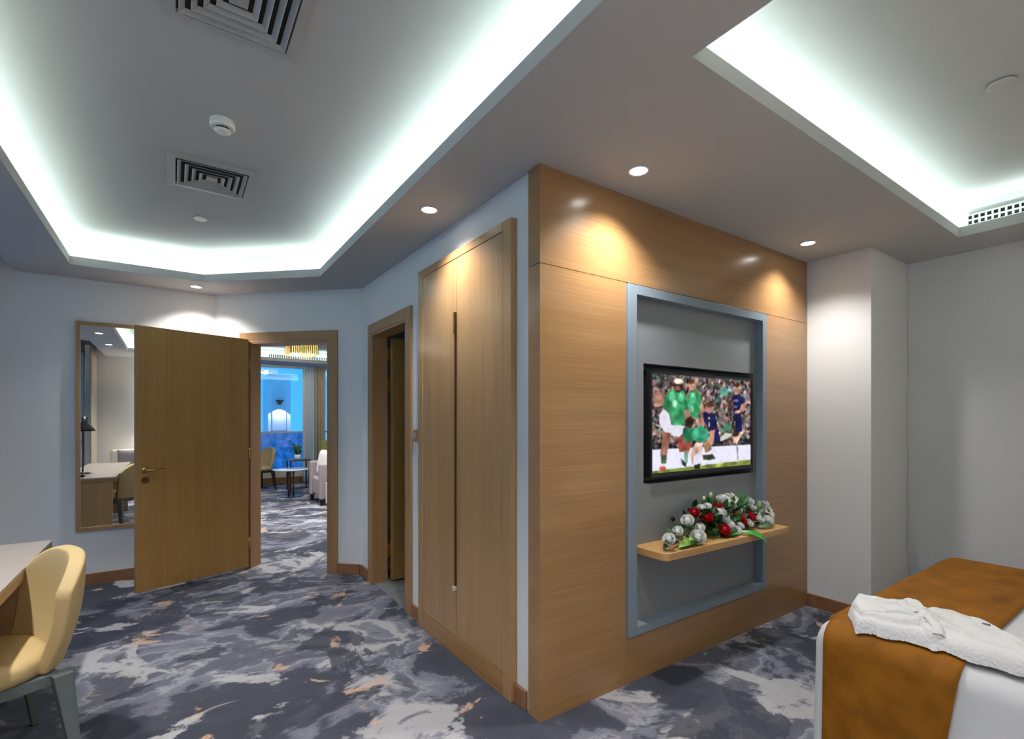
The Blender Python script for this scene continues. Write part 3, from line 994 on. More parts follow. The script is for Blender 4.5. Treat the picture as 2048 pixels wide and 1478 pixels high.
def make_chair(name, label, cat, loc, rotz, leg='leg', up='yellow'):
    """tub-backed chair, facing local +X"""
    t = thing(name, label, cat, loc, rotz)
    # seat cushion
    bm = bmesh.new()
    prof = []
    n = 40
    rings = []
    for (sc_, z) in ((0.80, 0.400), (0.97, 0.404), (1.0, 0.425), (1.0, 0.450), (0.965, 0.470), (0.85, 0.480), (0.4, 0.484)):
        ring = []
        for k in range(n):
            a = 2 * PI * k / n
            ca, sa = math.cos(a), math.sin(a)
            ex = 2.6
            x = 0.235 * math.copysign(abs(ca) ** (2 / ex), ca)
            y = 0.250 * math.copysign(abs(sa) ** (2 / ex), sa)
            if ca > 0:
                x *= 1.08
            ring.append(bm.verts.new((x * sc_, y * sc_, z)))
        rings.append(ring)
    for a, b in zip(rings, rings[1:]):
        for k in range(n):
            bm.faces.new((a[k], a[(k + 1) % n], b[(k + 1) % n], b[k]))
    bm.faces.new(rings[-1])
    bm.faces.new(rings[0][::-1])
    obj('seat', bm, up, t, smooth=True)
    # flared tub backrest
    bm = bmesh.new()
    NS, NT = 33, 13
    outer, inner = [], []

    def shell(s, tt, off):
        thm = R(53 - 3 * tt)
        th = s * thm
        zb = 0.402
        zt = 0.850 - 0.13 * abs(s) ** 2.6
        z = zb + (zt - zb) * tt
        bulge = 0.02 * math.sin(PI * tt)
        rx = 0.250 + 0.072 * tt ** 0.9 + bulge + off
        ry = 0.240 + 0.092 * tt ** 0.9 + bulge + off
        c_, s_ = abs(math.cos(th)) ** 0.86, math.copysign(abs(math.sin(th)) ** 0.86, th)
        return (-rx * c_, ry * s_, z)
    th_ = 0.028
    for j in range(NT):
        tt = j / (NT - 1)
        outer.append([bm.verts.new(shell(-1 + 2 * i / (NS - 1), tt, th_)) for i in range(NS)])
        inner.append([bm.verts.new(shell(-1 + 2 * i / (NS - 1), tt, -th_)) for i in range(NS)])
    for g in (outer, inner):
        for j in range(NT - 1):
            for i in range(NS - 1):
                bm.faces.new((g[j][i], g[j][i + 1], g[j + 1][i + 1], g[j + 1][i]))
    for j in range(NT - 1):
        for i in (0, NS - 1):
            bm.faces.new((outer[j][i], outer[j + 1][i], inner[j + 1][i], inner[j][i]))
    for i in range(NS - 1):
        for j in (0, NT - 1):
            bm.faces.new((outer[j][i], outer[j][i + 1], inner[j][i + 1], inner[j][i]))
    obj('backrest', bm, up, t, smooth=True, bevel=0.022, seg=4)
    # frame under the seat and splayed legs
    bm = bmesh.new()
    box(bm, -0.225, 0.235, 0.195, 0.225, 0.352, 0.399)
    box(bm, -0.225, 0.235, -0.225, -0.195, 0.352, 0.399)
    box(bm, -0.225, -0.195, -0.195, 0.195, 0.352, 0.399)
    box(bm, 0.205, 0.235, -0.195, 0.195, 0.352, 0.399)
    obj('seat_frame', bm, leg, t, bevel=0.004)
    for sx in (-1, 1):
        for sy in (-1, 1):
            bm = bmesh.new()
            top = (0.225 * sx, 0.232 * sy)
            bot = (0.268 * sx, 0.272 * sy)
            for (a, b, ha, hb, za, zb) in ((bot, top, 0.014, 0.032, 0.0, 0.3985),):
                lo = [bm.verts.new((a[0] + dx * ha, a[1] + dy * ha, za)) for dx, dy in ((-1, -1), (1, -1), (1, 1), (-1, 1))]
                hi = [bm.verts.new((b[0] + dx * hb, b[1] + dy * hb, zb)) for dx, dy in ((-1, -1), (1, -1), (1, 1), (-1, 1))]
                bm.faces.new(lo[::-1])
                bm.faces.new(hi)
                for k in range(4):
                    bm.faces.new((lo[k], lo[(k + 1) % 4], hi[(k + 1) % 4], hi[k]))
            obj('leg', bm, leg, t, bevel=0.004)
    return t


make_chair('desk_chair', 'straw-yellow tub-backed chair with grey legs tucked under the desk', 'chair', (-2.085, 0.975, 0), R(180 + 23))

# black desk lamp and a phone, seen in the mirror
t = thing('desk_lamp', 'black metal reading lamp on the desk, seen in the mirror', 'lamp', (-2.33, 1.25, 0.7525))
bm = bmesh.new()
lathe(bm, [(0, 0), (0.075, 0), (0.075, 0.012), (0.02, 0.02), (0, 0.022)], 24)
obj('base', bm, 'black', t, smooth=True)
bm = bmesh.new()
tube(bm, [(0, 0, 0.015), (0.0, -0.03, 0.30), (0.0, 0.0, 0.56), (0.015, 0.02, 0.66)], 0.008, 10)
obj('arm', bm, 'black', t, smooth=True)
bm = bmesh.new()
lathe(bm, [(0.0, 0.70), (0.03, 0.70), (0.035, 0.63), (0.10, 0.55), (0.105, 0.525), (0.095, 0.53), (0.03, 0.61), (0, 0.62)], 24, (0.02, 0.02, 0))
obj('lamp_shade', bm, 'black', t, smooth=True)
t = thing('telephone', 'flat black telephone on the desk end, seen in the mirror', 'telephone', (-2.33, 1.68, 0.7525))
boxes('body', [(-0.05, 0.07, -0.08, 0.08, 0, 0.03)], 'black', t, bevel=0.006)
boxes('handset', [(-0.045, -0.01, -0.09, 0.09, 0.031, 0.055)], 'black', t, bevel=0.01)


# curtains of the bedroom window
def curtain(name, p, q, z0, z1, m, amp, folds, label, cat, seed=0, group=None):
    bm = bmesh.new()
    p, q = Vector(p), Vector(q)
    d = q - p
    nrm = Vector((-d.y, d.x)).normalized()
    n = folds * 10
    rr = random.Random(seed)
    ph = [rr.uniform(0.7, 1.3) for _ in range(folds + 1)]
    cols = []
    for i in range(n + 1):
        tt = i / n
        k = ph[int(tt * folds)]
        off = amp * k * math.sin(2 * PI * folds * tt)
        row = []
        for j in range(9):
            zz = z0 + (z1 - z0) * j / 8
            pp = p + d * tt + nrm * off * (1.0 - 0.25 * j / 8)
            row.append(bm.verts.new((pp.x, pp.y, zz)))
        cols.append(row)
    for a, b in zip(cols, cols[1:]):
        for j in range(8):
            bm.faces.new((a[j], b[j], b[j + 1], a[j + 1]))
    o = obj(name, bm, m, smooth=True, solid=0.004)
    return tag(o, label, cat, group)


curtain('curtain', (-2.60, -2.68), (-2.60, -2.05), 0.01, 2.795, 'drape', 0.035, 6, 'beige curtain gathered at the rear window corner, seen in the mirror', 'curtain', 3)

# armchair with cushion in the rear corner (seen in the mirror)
t = thing('armchair', 'pale upholstered armchair in the rear corner, seen in the mirror', 'armchair', (-2.12, -2.30, 0), world=True)
boxes('seat', [(-2.36, -1.86, -2.50, -2.0, 0.20, 0.42)], 'mauve', t, bevel=0.04, seg=4)
boxes('backrest', [(-2.38, -1.84, -2.66, -2.505, 0.20, 0.86)], 'cushion', t, bevel=0.05, seg=4)
boxes('armrest', [(-2.44, -2.365, -2.60, -1.98, 0.12, 0.60)], 'mauve', t, bevel=0.03, seg=4)
boxes('armrest', [(-1.855, -1.78, -2.60, -1.98, 0.12, 0.60)], 'mauve', t, bevel=0.03, seg=4)
for x, y in ((-2.40, -2.56), (-1.82, -2.56), (-2.40, -2.02), (-1.82, -2.02)):
    bm = bmesh.new()
    tube(bm, [(x, y, 0), (x, y, 0.125)], [0.014, 0.02], 10)
    obj('leg', bm, 'black', t, smooth=True)


def pillow(name, c, sx, sy, sz, rot, m):
    bm = bmesh.new()
    n = 14
    for sgn in (-1, 1):
        g = []
        for i in range(n + 1):
            row = []
            for j in range(n + 1):
                x, y = -1 + 2 * i / n, -1 + 2 * j / n
                h = (max(0, 1 - x ** 4) * max(0, 1 - y ** 4)) ** 0.5
                pinch = 1 - 0.06 * (x * x * (1 - y * y) * 0 + (1 - abs(y)) * abs(x) * 0 + (1 - abs(x)) * 0)
                v = Matrix.Rotation(rot[2], 3, 'Z') @ Matrix.Rotation(rot[0], 3, 'X') @ Vector((x * sx * pinch, y * sy, sgn * h * sz))
                row.append(bm.verts.new(Vector(c) + v))
            g.append(row)
        for i in range(n):
            for j in range(n):
                bm.faces.new((g[i][j], g[i + 1][j], g[i + 1][j + 1], g[i][j + 1]))
    bmesh.ops.remove_doubles(bm, verts=bm.verts, dist=0.0005)
    return obj(name, bm, m, smooth=True)


tag(pillow('cushion', (-2.06, -2.40, 0.66), 0.20, 0.20, 0.06, (R(78), 0, R(8)), 'mauve'), 'mauve scatter cushion leaning in the rear armchair', 'cushion')

# ------------------------------------------------------------------ bed, runner and bathrobe at right
BU0, BU1, BV0, BV1, BZ = 0.735, 2.43, -2.70, -0.855, 0.60


def bed_section(z_bottom, grow, rad, n_arc=7, z_top=BZ):
    """half-round profile across the bed from left hem over the top to the right hem: list of (u, z)"""
    a0, a1 = BU0 - grow, BU1 + grow
    zt = z_top + grow
    pts = []
    for k in range(11):
        zz = z_bottom + (zt - rad - z_bottom) * k / 11
        pts.append((a0, zz, 'L'))
    for k in range(n_arc + 1):
        a = PI - (PI / 2) * k / n_arc
        pts.append((a0 + rad + rad * math.cos(a), zt - rad + rad * math.sin(a), 'L'))
    for k in range(1, 24):
        pts.append((a0 + rad + (a1 - a0 - 2 * rad) * k / 24, zt, 'T'))
    for k in range(n_arc + 1):
        a = PI / 2 - (PI / 2) * k / n_arc
        pts.append((a1 - rad + rad * math.cos(a), zt - rad + rad * math.sin(a), 'R'))
    for k in range(1, 12):
        zz = zt - rad - (zt - rad - z_bottom) * k / 11
        pts.append((a1, zz, 'R'))
    return pts


t = thing('bed', 'large bed with white linen hanging to the carpet at the right', 'bed', (1.6, -1.8, 0), world=True)
boxes('base', [(BU0 + 0.08, BU1 - 0.08, BV0 + 0.05, BV1 - 0.08, 0.0, 0.30)], 'drape', t)
rb = random.Random(4)
bm = bmesh.new()
rad = 0.075
vs = []
rows = []
vv = [BV0 + (BV1 - rad - BV0) * k / 40 for k in range(41)]
shrink = [0.0] * 41
for k in range(1, 8):          # round over the foot end
    a = (PI / 2) * k / 7
    vv.append(BV1 - rad + rad * math.sin(a))
    shrink.append(rad * (1 - math.cos(a)))


def side_wave(v, z):
    """gentle vertical folds of the hanging side, growing to the hem"""
    f_ = max(0.0, (0.5 - z) / 0.5)
    return f_ * (0.012 * math.sin(23 * v + 1.1) + 0.009 * math.sin(41 * v) + 0.02)


for v, sh in zip(vv, shrink):
    row = []
    for (u, z, s_) in bed_section(0.03, 0.0, rad):
        du = 0.0
        if s_ == 'L':
            du = -side_wave(v, z) + sh * 0.8
        elif s_ == 'R':
            du = side_wave(v, z) - sh * 0.8
        zz = z - (sh if z > 0.2 else 0) * (z / BZ) ** 2
        if s_ == 'T':
            zz += 0.004 * math.sin(9 * u + 3 * v) * math.sin(7 * v)
        row.append(bm.verts.new((u + du, v, zz)))
    rows.append(row)
for a, b in zip(rows, rows[1:]):
    for k in range(len(a) - 1):
        bm.faces.new((a[k], a[k + 1], b[k + 1], b[k]))
end = rows[-1]
bot = [bm.verts.new((x.co.x, BV1 + 0.005, 0.03)) for x in (end[0], end[-1])]
bm.faces.new(end)
bm.faces.new(rows[0][::-1])
obj('bed_cover', bm, 'linen', t, smooth=True)

# ochre runner laid across the foot of the bed
bm = bmesh.new()
rows = []
NRV = 26
for j in range(NRV + 1):
    tj = j / NRV
    row = []
    for (u, z, s_) in bed_section(0.045, 0.008, rad + 0.008):
        v0 = -0.908 if s_ == 'L' else -0.886 if s_ != 'T' else -0.862
        v1 = -1.325
        if s_ == 'L':
            v1 += 0.08 * max(0, (BZ - z) / BZ)
            v0 += 0.0
        v = v0 + (v1 - v0) * tj
        du = 0.0
        w = side_wave(v, z) + 0.004
        if s_ == 'L':
            f_ = max(0, (0.5 - z) / 0.5)
            du = -w - f_ * 0.012 * math.exp(-((tj - 0.90) / 0.05) ** 2) - f_ * 0.006 * math.sin(18 * tj)
        elif s_ == 'R':
            du = w
        zz = z
        if s_ == 'T':
            zz += 0.004 * math.sin(9 * u + 3 * v) * math.sin(7 * v) + 0.003 + 0.003 * math.sin(70 * tj + 5 * u) * math.sin(6 * u + 1)
        if v > BV1 - rad:
            sh = rad - math.sqrt(max(0.0, rad * rad - (v - BV1 + rad) ** 2))
            zz -= sh * (min(z, BZ) / BZ) ** 2 if z > 0.2 else 0
            du += sh * 0.8 if s_ == 'L' else (-sh * 0.8 if s_ == 'R' else 0)
        row.append(bm.verts.new((u + du, v, zz)))
    rows.append(row)
for a, b in zip(rows, rows[1:]):
    for k in range(len(a) - 1):
        bm.faces.new((a[k], a[k + 1], b[k + 1], b[k]))
o = obj('bed_runner', bm, 'ochre', smooth=True, solid=0.006)
tag(o, 'ochre velvet runner draped across the foot of the white bed', 'bed runner')

# folded bathrobe: cloth folds laid as a height field on the bed
def cap(x, y, a, b, ra, rb_, h):
    """rounded ridge along a segment"""
    ax, ay = a
    bx, by = b
    dx, dy = bx - ax, by - ay
    l2 = dx * dx + dy * dy
    tt = np.clip(((x - ax) * dx + (y - ay) * dy) / l2, 0, 1)
    d = np.hypot(x - ax - dx * tt, y - ay - dy * tt)
    rr = ra + (rb_ - ra) * tt
    k = np.clip(1 - (d / rr) ** 2, 0, None)
    return h * np.power(k, 0.36)


def soft_poly(x, y, poly, soft, h):
    """plateau over a polygon with a rounded edge"""
    ins = inside(x, y, poly)
    dmin = np.full(x.shape, 1e9)
    for i in range(len(poly)):
        ax, ay = poly[i]
        bx, by = poly[(i + 1) % len(poly)]
        dx, dy = bx - ax, by - ay
        tt = np.clip(((x - ax) * dx + (y - ay) * dy) / (dx * dx + dy * dy), 0, 1)
        dmin = np.minimum(dmin, np.hypot(x - ax - dx * tt, y - ay - dy * tt))
    dmin[~ins] = 0
    k = np.clip(dmin / soft, 0, 1)
    return h * np.sqrt(np.clip(1 - (1 - k) ** 2, 0, 1))


gx = np.linspace(0.66, 1.32, 200)
gy = np.linspace(-1.66, -0.88, 240)
XX, YY = np.meshgrid(gx, gy, indexing='ij')
wob = 0.006 * np.sin(31 * XX + 17 * YY) + 0.004 * np.sin(53 * YY - 21 * XX + 1)
xw, yw = XX + wob, YY + 0.6 * wob
base_ = soft_poly(xw, yw, [(0.98, -0.915), (0.86, -0.945), (0.745, -1.015), (0.765, -1.17), (0.80, -1.30), (1.02, -1.33), (1.10, -1.20), (1.06, -1.02)], 0.022, 0.042)
layer = soft_poly(xw, yw, [(0.985, -0.925), (0.86, -0.955), (0.775, -1.025), (0.80, -1.15), (0.93, -1.22), (1.05, -1.10)], 0.02, 0.022)
belt_ = cap(xw, yw, (1.04, -1.10), (0.80, -1.24), 0.028, 0.026, 0.02)
sleeve = cap(xw, yw, (1.02, -1.22), (0.86, -1.50), 0.11, 0.075, 0.065)
sleeve2 = cap(xw, yw, (0.86, -1.24), (0.83, -1.44), 0.075, 0.06, 0.055)
cuff = cap(xw, yw, (0.90, -1.48), (0.84, -1.56), 0.07, 0.06, 0.05)
HH = np.maximum(base_, 0) + layer + belt_
HH = np.maximum(HH, sleeve)
HH = np.maximum(HH, sleeve2)
HH = np.maximum(HH, cuff)
crease = 0.002 * np.sin(60 * (XX * 0.8 + YY * 0.5) + 3 * np.sin(11 * YY)) + 0.0016 * np.sin(90 * (YY - XX * 0.4) + 2 * np.sin(15 * XX))
def groove(a, b, w, depth):
    ax, ay = a
    bx, by = b
    dx, dy = bx - ax, by - ay
    tt = np.clip(((xw - ax) * dx + (yw - ay) * dy) / (dx * dx + dy * dy), 0, 1)
    d = np.hypot(xw - ax - dx * tt, yw - ay - dy * tt)
    return depth * np.exp(-(d / w) ** 2) * np.sin(PI * np.clip(tt, 0.02, 0.98)) ** 0.5


for a_, b_, w_g, dp in (((0.78, -1.03), (0.93, -1.19), 0.006, 0.014), ((0.94, -0.97), (0.97, -1.10), 0.006, 0.010), ((0.88, -0.97), (0.82, -1.10), 0.007, 0.008),
                        ((1.0, -1.12), (0.90, -1.30), 0.006, 0.014), ((0.84, -1.16), (0.86, -1.32), 0.006, 0.012), ((0.98, -1.25), (0.88, -1.42), 0.007, 0.014),
                        ((0.90, -1.22), (0.84, -1.40), 0.006, 0.012), ((0.94, -1.38), (0.84, -1.46), 0.007, 0.012), ((1.02, -1.28), (0.97, -1.40), 0.006, 0.010)):
    HH = np.where(HH > 0.025, HH - groove(a_, b_, w_g, dp), HH)
    HH = np.where(HH > 0.025, HH + groove((a_[0] + 0.018, a_[1]), (b_[0] + 0.018, b_[1]), w_g * 1.4, dp * 0.7), HH)
HH = np.where(HH > 0.02, HH + crease * np.clip(HH / 0.05, 0, 1), HH)
bm = bmesh.new()
ids = {}
bed_top = BZ + 0.021


def drop(u):
    """the bed's rounded left shoulder"""
    e = (BU0 - 0.008 + rad) - u
    return 0.0 if e <= 0 else (rad - math.sqrt(max(0.0, rad * rad - min(e, rad) ** 2)))


nxg, nyg = XX.shape
msk = HH > 0.004
for i in range(nxg - 1):
    for j in range(nyg - 1):
        if msk[i, j] or msk[i + 1, j] or msk[i, j + 1] or msk[i + 1, j + 1]:
            f_ = []
            for a, b in ((i, j), (i + 1, j), (i + 1, j + 1), (i, j + 1)):
                if (a, b) not in ids:
                    ids[(a, b)] = bm.verts.new((gx[a], gy[b], bed_top + max(0.0, HH[a, b]) - drop(gx[a]) * 0.8))
                f_.append(ids[(a, b)])
            bm.faces.new(f_)
t = thing('bathrobe', 'folded white towelling bathrobe lying on the ochre bed runner', 'bathrobe', (0.95, -1.2, BZ + 0.02), world=True)
obj('cloth', bm, 'robe', t, smooth=True)
def robe_z(u, v):
    i = int(np.clip(np.searchsorted(gx, u), 0, nxg - 1))
    j = int(np.clip(np.searchsorted(gy, v), 0, nyg - 1))
    return bed_top + HH[i, j] - drop(u) * 0.8


bm = bmesh.new()
bp_ = [(1.03, -1.06), (0.99, -1.085), (0.95, -1.10), (0.92, -1.135), (0.895, -1.18), (0.86, -1.215), (0.82, -1.24), (0.79, -1.25)]
prev = None
for k, (u, v) in enumerate(bp_):
    d_ = Vector(bp_[min(k + 1, 7)]) - Vector(bp_[max(k - 1, 0)])
    n_ = Vector((-d_.y, d_.x)).normalized() * 0.016
    zz = robe_z(u, v)
    cur = [bm.verts.new((u + n_.x * q, v + n_.y * q, max(zz, robe_z(u + n_.x * q, v + n_.y * q)) + h_)) for q, h_ in ((-1, 0.001), (-0.8, 0.008), (0.8, 0.008), (1, 0.001))]
    if prev:
        for q in range(3):
            bm.faces.new((prev[q], prev[q + 1], cur[q + 1], cur[q]))
    prev = cur
obj('belt', bm, 'robe', t, smooth=True)
bm = bmesh.new()
box(bm, 0.965, 0.985, -1.345, -1.325, BZ + 0.086, BZ + 0.090)
obj('embroidered_mark', bm, 'robe_dark', t)


# ------------------------------------------------------------------ ceiling fittings
def downlight(x, y, label, watts=24, z=H):
    t = thing('downlight', label, 'ceiling light', (x, y, z), group='recessed ceiling spotlights')
    bm = bmesh.new()
    lathe(bm, [(0.050, 0.0), (0.052, -0.004), (0.043, -0.005), (0.040, 0.0)], 28)
    obj('trim_ring', bm, 'white', t, smooth=True)
    bm = bmesh.new()
    lathe(bm, [(0.041, -0.0025), (0.0, -0.0025)], 28)
    obj('lens', bm, 'lamp', t)
    ld = bpy.data.lights.new('downlight_beam', 'SPOT')
    ld.energy = watts
    ld.spot_size = R(125)
    ld.spot_blend = 1.0
    ld.shadow_soft_size = 0.035
    ld.color = (1.0, 0.97, 0.94)
    lo = bpy.data.objects.new('downlight_beam', ld)
    COL.objects.link(lo)
    lo.parent = t
    lo.location = (0, 0, -0.03)
    return t


downlight(0.434, -0.214, 'round recessed spotlight in front of the left end of the oak panel', 50)
downlight(2.142, -0.206, 'round recessed spotlight in front of the white pier', 32)
downlight(-0.209, 0.763, 'round recessed spotlight in the ceiling in front of the wardrobe', 36)
downlight(-1.244, 3.453, 'round recessed spotlight in the ceiling above the mirror wall', 45)
for x, y, lab in ((-0.2, -1.3, 'added round recessed fill spotlight between the two raised trays behind the viewer'), (-2.26, -0.9, 'added round recessed fill spotlight over the desk end beside the rear curtain'),
                  (-2.26, 0.35, 'added round recessed fill spotlight over the desk chair'), (-2.26, 1.3, 'added round recessed fill spotlight over the far end of the desk'), (-1.2, -2.3, 'added round recessed fill spotlight over the rear armchair')):
    downlight(x, y, lab, 30 if x == -0.2 else 60)  # unseen spotlights added to brighten the room


def diffuser(x, y, s, label):
    t = thing('ceiling_vent', label, 'air vent', (x, y, ZU), group='square air vents in the raised ceiling')
    bm = bmesh.new()
    h = s / 2

    def ring(a, za, b, zb):
        va = [bm.verts.new((a * dx, a * dy, za)) for dx, dy in ((-1, -1), (1, -1), (1, 1), (-1, 1))]
        vb = [bm.verts.new((b * dx, b * dy, zb)) for dx, dy in ((-1, -1), (1, -1), (1, 1), (-1, 1))]
        for k in range(4):
            bm.faces.new((va[k], va[(k + 1) % 4], vb[(k + 1) % 4], vb[k]))
    ring(h, -0.0005, h, -0.012)
    ring(h, -0.012, h - 0.042, -0.016)
    ring(h - 0.042, -0.016, h - 0.045, -0.001)
    obj('frame', bm, 'vent', t)
    bm = bmesh.new()
    a = h - 0.05
    while a > 0.05:
        ring(a, -0.019, a - 0.017, -0.006)
        ring(a - 0.017, -0.006, a - 0.019, -0.0075)
        ring(a - 0.019, -0.0075, a - 0.002, -0.0205)
        ring(a - 0.002, -0.0205, a, -0.019)
        a -= 0.036
    bmesh.ops.create_cube(bm, size=1, matrix=Matrix.Translation((0, 0, -0.013)) @ Matrix.Diagonal((2 * a, 2 * a, 0.006, 1)))
    obj('louvres', bm, 'vent', t)
    bm = bmesh.new()
    box(bm, -h + 0.045, h - 0.045, -h + 0.045, h - 0.045, -0.0025, -0.0008)
    obj('duct_opening', bm, 'void', t)
    return t


diffuser(-1.226, 0.107, 0.446, 'square air vent cut by the top edge, nearer the viewer than the smoke detector')
diffuser(-1.222, 1.645, 0.446, 'square air vent in the raised ceiling beyond the smoke detector')

t = thing('smoke_detector', 'round white smoke detector between the two square ceiling vents', 'smoke detector', (-1.215, 0.965, ZU))
bm = bmesh.new()
lathe(bm, [(0, 0), (0.054, 0), (0.056, -0.030), (0.050, -0.036), (0, -0.036)], 32)
obj('base', bm, 'white', t, smooth=True, bevel=0.002)
bm = bmesh.new()
lathe(bm, [(0.030, -0.036), (0.030, -0.046), (0, -0.046)], 24)
obj('sensor_grille', bm, 'void', t)
bm = bmesh.new()
lathe(bm, [(0.036, -0.0461), (0.034, -0.054), (0.02, -0.057), (0, -0.057)], 24)
obj('sensor_cap', bm, 'white', t, smooth=True)
for (x, y, r_, lab) in ((-1.251, 2.395, 0.042, 'small white sprinkler cover in the raised ceiling beyond the far vent'), (1.543, -1.268, 0.05, 'round white sprinkler cover in the raised ceiling over the bed')):
    bm = bmesh.new()
    lathe(bm, [(0, 0), (r_ * 0.82, 0.0), (r_ * 0.82, -0.006), (r_, -0.007), (r_, -0.011), (r_ * 0.8, -0.013), (0, -0.013)], 28, (x, y, ZU))
    tag(obj('sprinkler_cover', bm, 'tray' if x > 0 else 'white', smooth=True, bevel=0.001), lab, 'sprinkler')

# slotted supply grille in the right cove
t = thing('air_grille', 'long slotted air grille in the lit recess over the bed', 'air vent', (2.99, -1.6, 2.68), world=True)
gu = 2.85 + 0.17
boxes('backing', [(gu - 0.004, gu - 0.0005, -2.3, -0.83, 2.69, 2.80)], 'void', t)
bm = bmesh.new()
v = -2.3
while v < -0.83:
    box(bm, gu - 0.014, gu - 0.005, v, v + 0.010, 2.69, 2.80)
    v += 0.032
for z in (2.69, 2.724, 2.758, 2.792):
    box(bm, gu - 0.016, gu - 0.0055, -2.3, -0.83, z, z + 0.009)
obj('slats', bm, 'vent', t)

# ------------------------------------------------------------------ lounge seen through the doorway
def make_curtains():
    curtain('sheer_curtain', (0.965, 9.86), (1.20, 9.86), 0.02, 2.6, 'sheer', 0.03, 4, 'pale blue sheer curtain at the lounge window', 'curtain', 1)
    curtain('curtain', (1.19, 9.78), (1.43, 9.78), 0.02, 2.6, 'drape', 0.035, 4, 'beige drape beside the sheer curtain in the lounge', 'curtain', 2)


make_curtains()

# mauve armchair at the right of the doorway view, facing left
t = thing('armchair', 'mauve-grey armchair seen through the open doorway', 'armchair', (0.925, 7.0, 0), R(180))
boxes('seat', [(-0.30, 0.34, -0.26, 0.26, 0.14, 0.44)], 'mauve', t, bevel=0.04, seg=3)
boxes('backrest', [(-0.48, -0.28, -0.26, 0.26, 0.14, 0.87)], 'mauve', t, bevel=0.06, seg=4)
boxes('armrest', [(-0.46, 0.36, 0.262, 0.40, 0.10, 0.69)], 'mauve', t, bevel=0.03, seg=3)
boxes('armrest', [(-0.46, 0.36, -0.40, -0.262, 0.10, 0.69)], 'mauve', t, bevel=0.03, seg=3)
for sx in (-0.42, 0.32):
    for sy in (-0.34, 0.34):
        boxes('leg', [(sx - 0.03, sx + 0.03, sy - 0.03, sy + 0.03, 0, 0.11)], 'black', t)

tag(pillow('cushion', (0.74, 7.0, 0.675), 0.22, 0.22, 0.07, (R(80), 0, R(-80)), 'cushion'), 'pale cushion on the mauve armchair seen through the doorway', 'cushion')
t = thing('side_table', 'round pale-topped side table on a twin-post stand in the lounge', 'side table', (0.38, 8.0, 0))
bm = bmesh.new()
lathe(bm, [(0, 0.49), (0.30, 0.49), (0.31, 0.50), (0.30, 0.51), (0, 0.51)], 36)
obj('table_top', bm, 'tableglass', t, smooth=True, bevel=0.002)
for dx in (-0.035, 0.045):
    bm = bmesh.new()
    tube(bm, [(dx, 0, 0.012), (dx, 0, 0.49)], 0.016, 10)
    obj('leg', bm, 'bronze', t, smooth=True)
bm = bmesh.new()
lathe(bm, [(0, 0), (0.22, 0), (0.22, 0.012), (0, 0.014)], 30)
obj('base', bm, 'black', t)

t = thing('plant_table', 'small dark lamp table behind the round side table in the lounge', 'side table', (0.66, 8.75, 0))
boxes('table_top', [(-0.2, 0.2, -0.2, 0.2, 0.60, 0.62)], 'bronze', t)
for sx in (-1, 1):
    for sy in (-1, 1):
        boxes('leg', [(0.18 * sx - 0.012, 0.18 * sx + 0.012, 0.18 * sy - 0.012, 0.18 * sy + 0.012, 0, 0.60)], 'black', t)
t = thing('potted_plant', 'small dark green plant in a pale pot on the lamp table', 'plant', (0.63, 8.70, 0.6205))
bm = bmesh.new()
lathe(bm, [(0, 0), (0.05, 0), (0.065, 0.10), (0.055, 0.10), (0, 0.09)], 20)
obj('pot', bm, 'sheer', t, smooth=True)
bm = bmesh.new()
rp = random.Random(2)
for k in range(40):
    a = rp.uniform(0, 2 * PI)
    h = rp.uniform(0.10, 0.34)
    r_ = rp.uniform(0.03, 0.10)
    leaf_into(bm, (0.02 * math.cos(a), 0.02 * math.sin(a), 0.09), (r_ * math.cos(a), r_ * math.sin(a), h), rp.uniform(0.014, 0.026), 0.02, 6)
obj('foliage', bm, 'green', t, smooth=True)

make_chair('dining_chair', 'straw-yellow chair at the left of the lounge window', 'chair', (-0.05, 9.25, 0), R(200), leg='black')
tag(boxes('low_cabinet', [(0.61, 1.20, 6.15, 6.42, 0.07, 0.40)], 'white', bevel=0.006), 'low white cabinet beside the mauve armchair in the lounge', 'cabinet')
t = thing('tub_sofa', 'olive sofa back behind the mauve armchair by the lounge curtain', 'sofa', (1.55, 8.6, 0))
boxes('seat', [(-0.35, 0.35, -0.4, 0.4, 0.05, 0.44)], 'olive', t, bevel=0.04)
boxes('backrest', [(-0.40, 0.40, 0.405, 0.55, 0.05, 0.98)], 'olive', t, bevel=0.05)

t = thing('chandelier', 'rectangular golden crystal chandelier under the lounge ceiling', 'chandelier', (0.56, 8.0, 2.62), world=True)
bm = bmesh.new()
box(bm, 0.32, 0.80, 7.7, 8.3, 2.79, 2.81)
box(bm, 0.54, 0.58, 7.98, 8.02, 2.81, ZU)
obj('frame', bm, 'brass', t)
bm = bmesh.new()
for k in range(15):
    for a, b in ((0.325 + 0.0325 * k, 7.70), (0.325 + 0.0325 * k, 8.28)):
        box(bm, a, a + 0.022, b, b + 0.02, 2.62 + 0.012 * (k % 2), 2.79)
    for a, b in ((0.32, 7.72 + 0.038 * k), (0.78, 7.72 + 0.038 * k)):
        box(bm, a, a + 0.02, b, b + 0.022, 2.62 + 0.012 * (k % 2), 2.79)
obj('crystal_drops', bm, 'gold', t)
ld = bpy.data.lights.new('chandelier_glow', 'POINT')
ld.energy = 14
ld.color = (1.0, 0.88, 0.7)
ld.shadow_soft_size = 0.05
lo = bpy.data.objects.new('chandelier_glow', ld)
COL.objects.link(lo)
lo.location = (0.56, 8.0, 2.64)
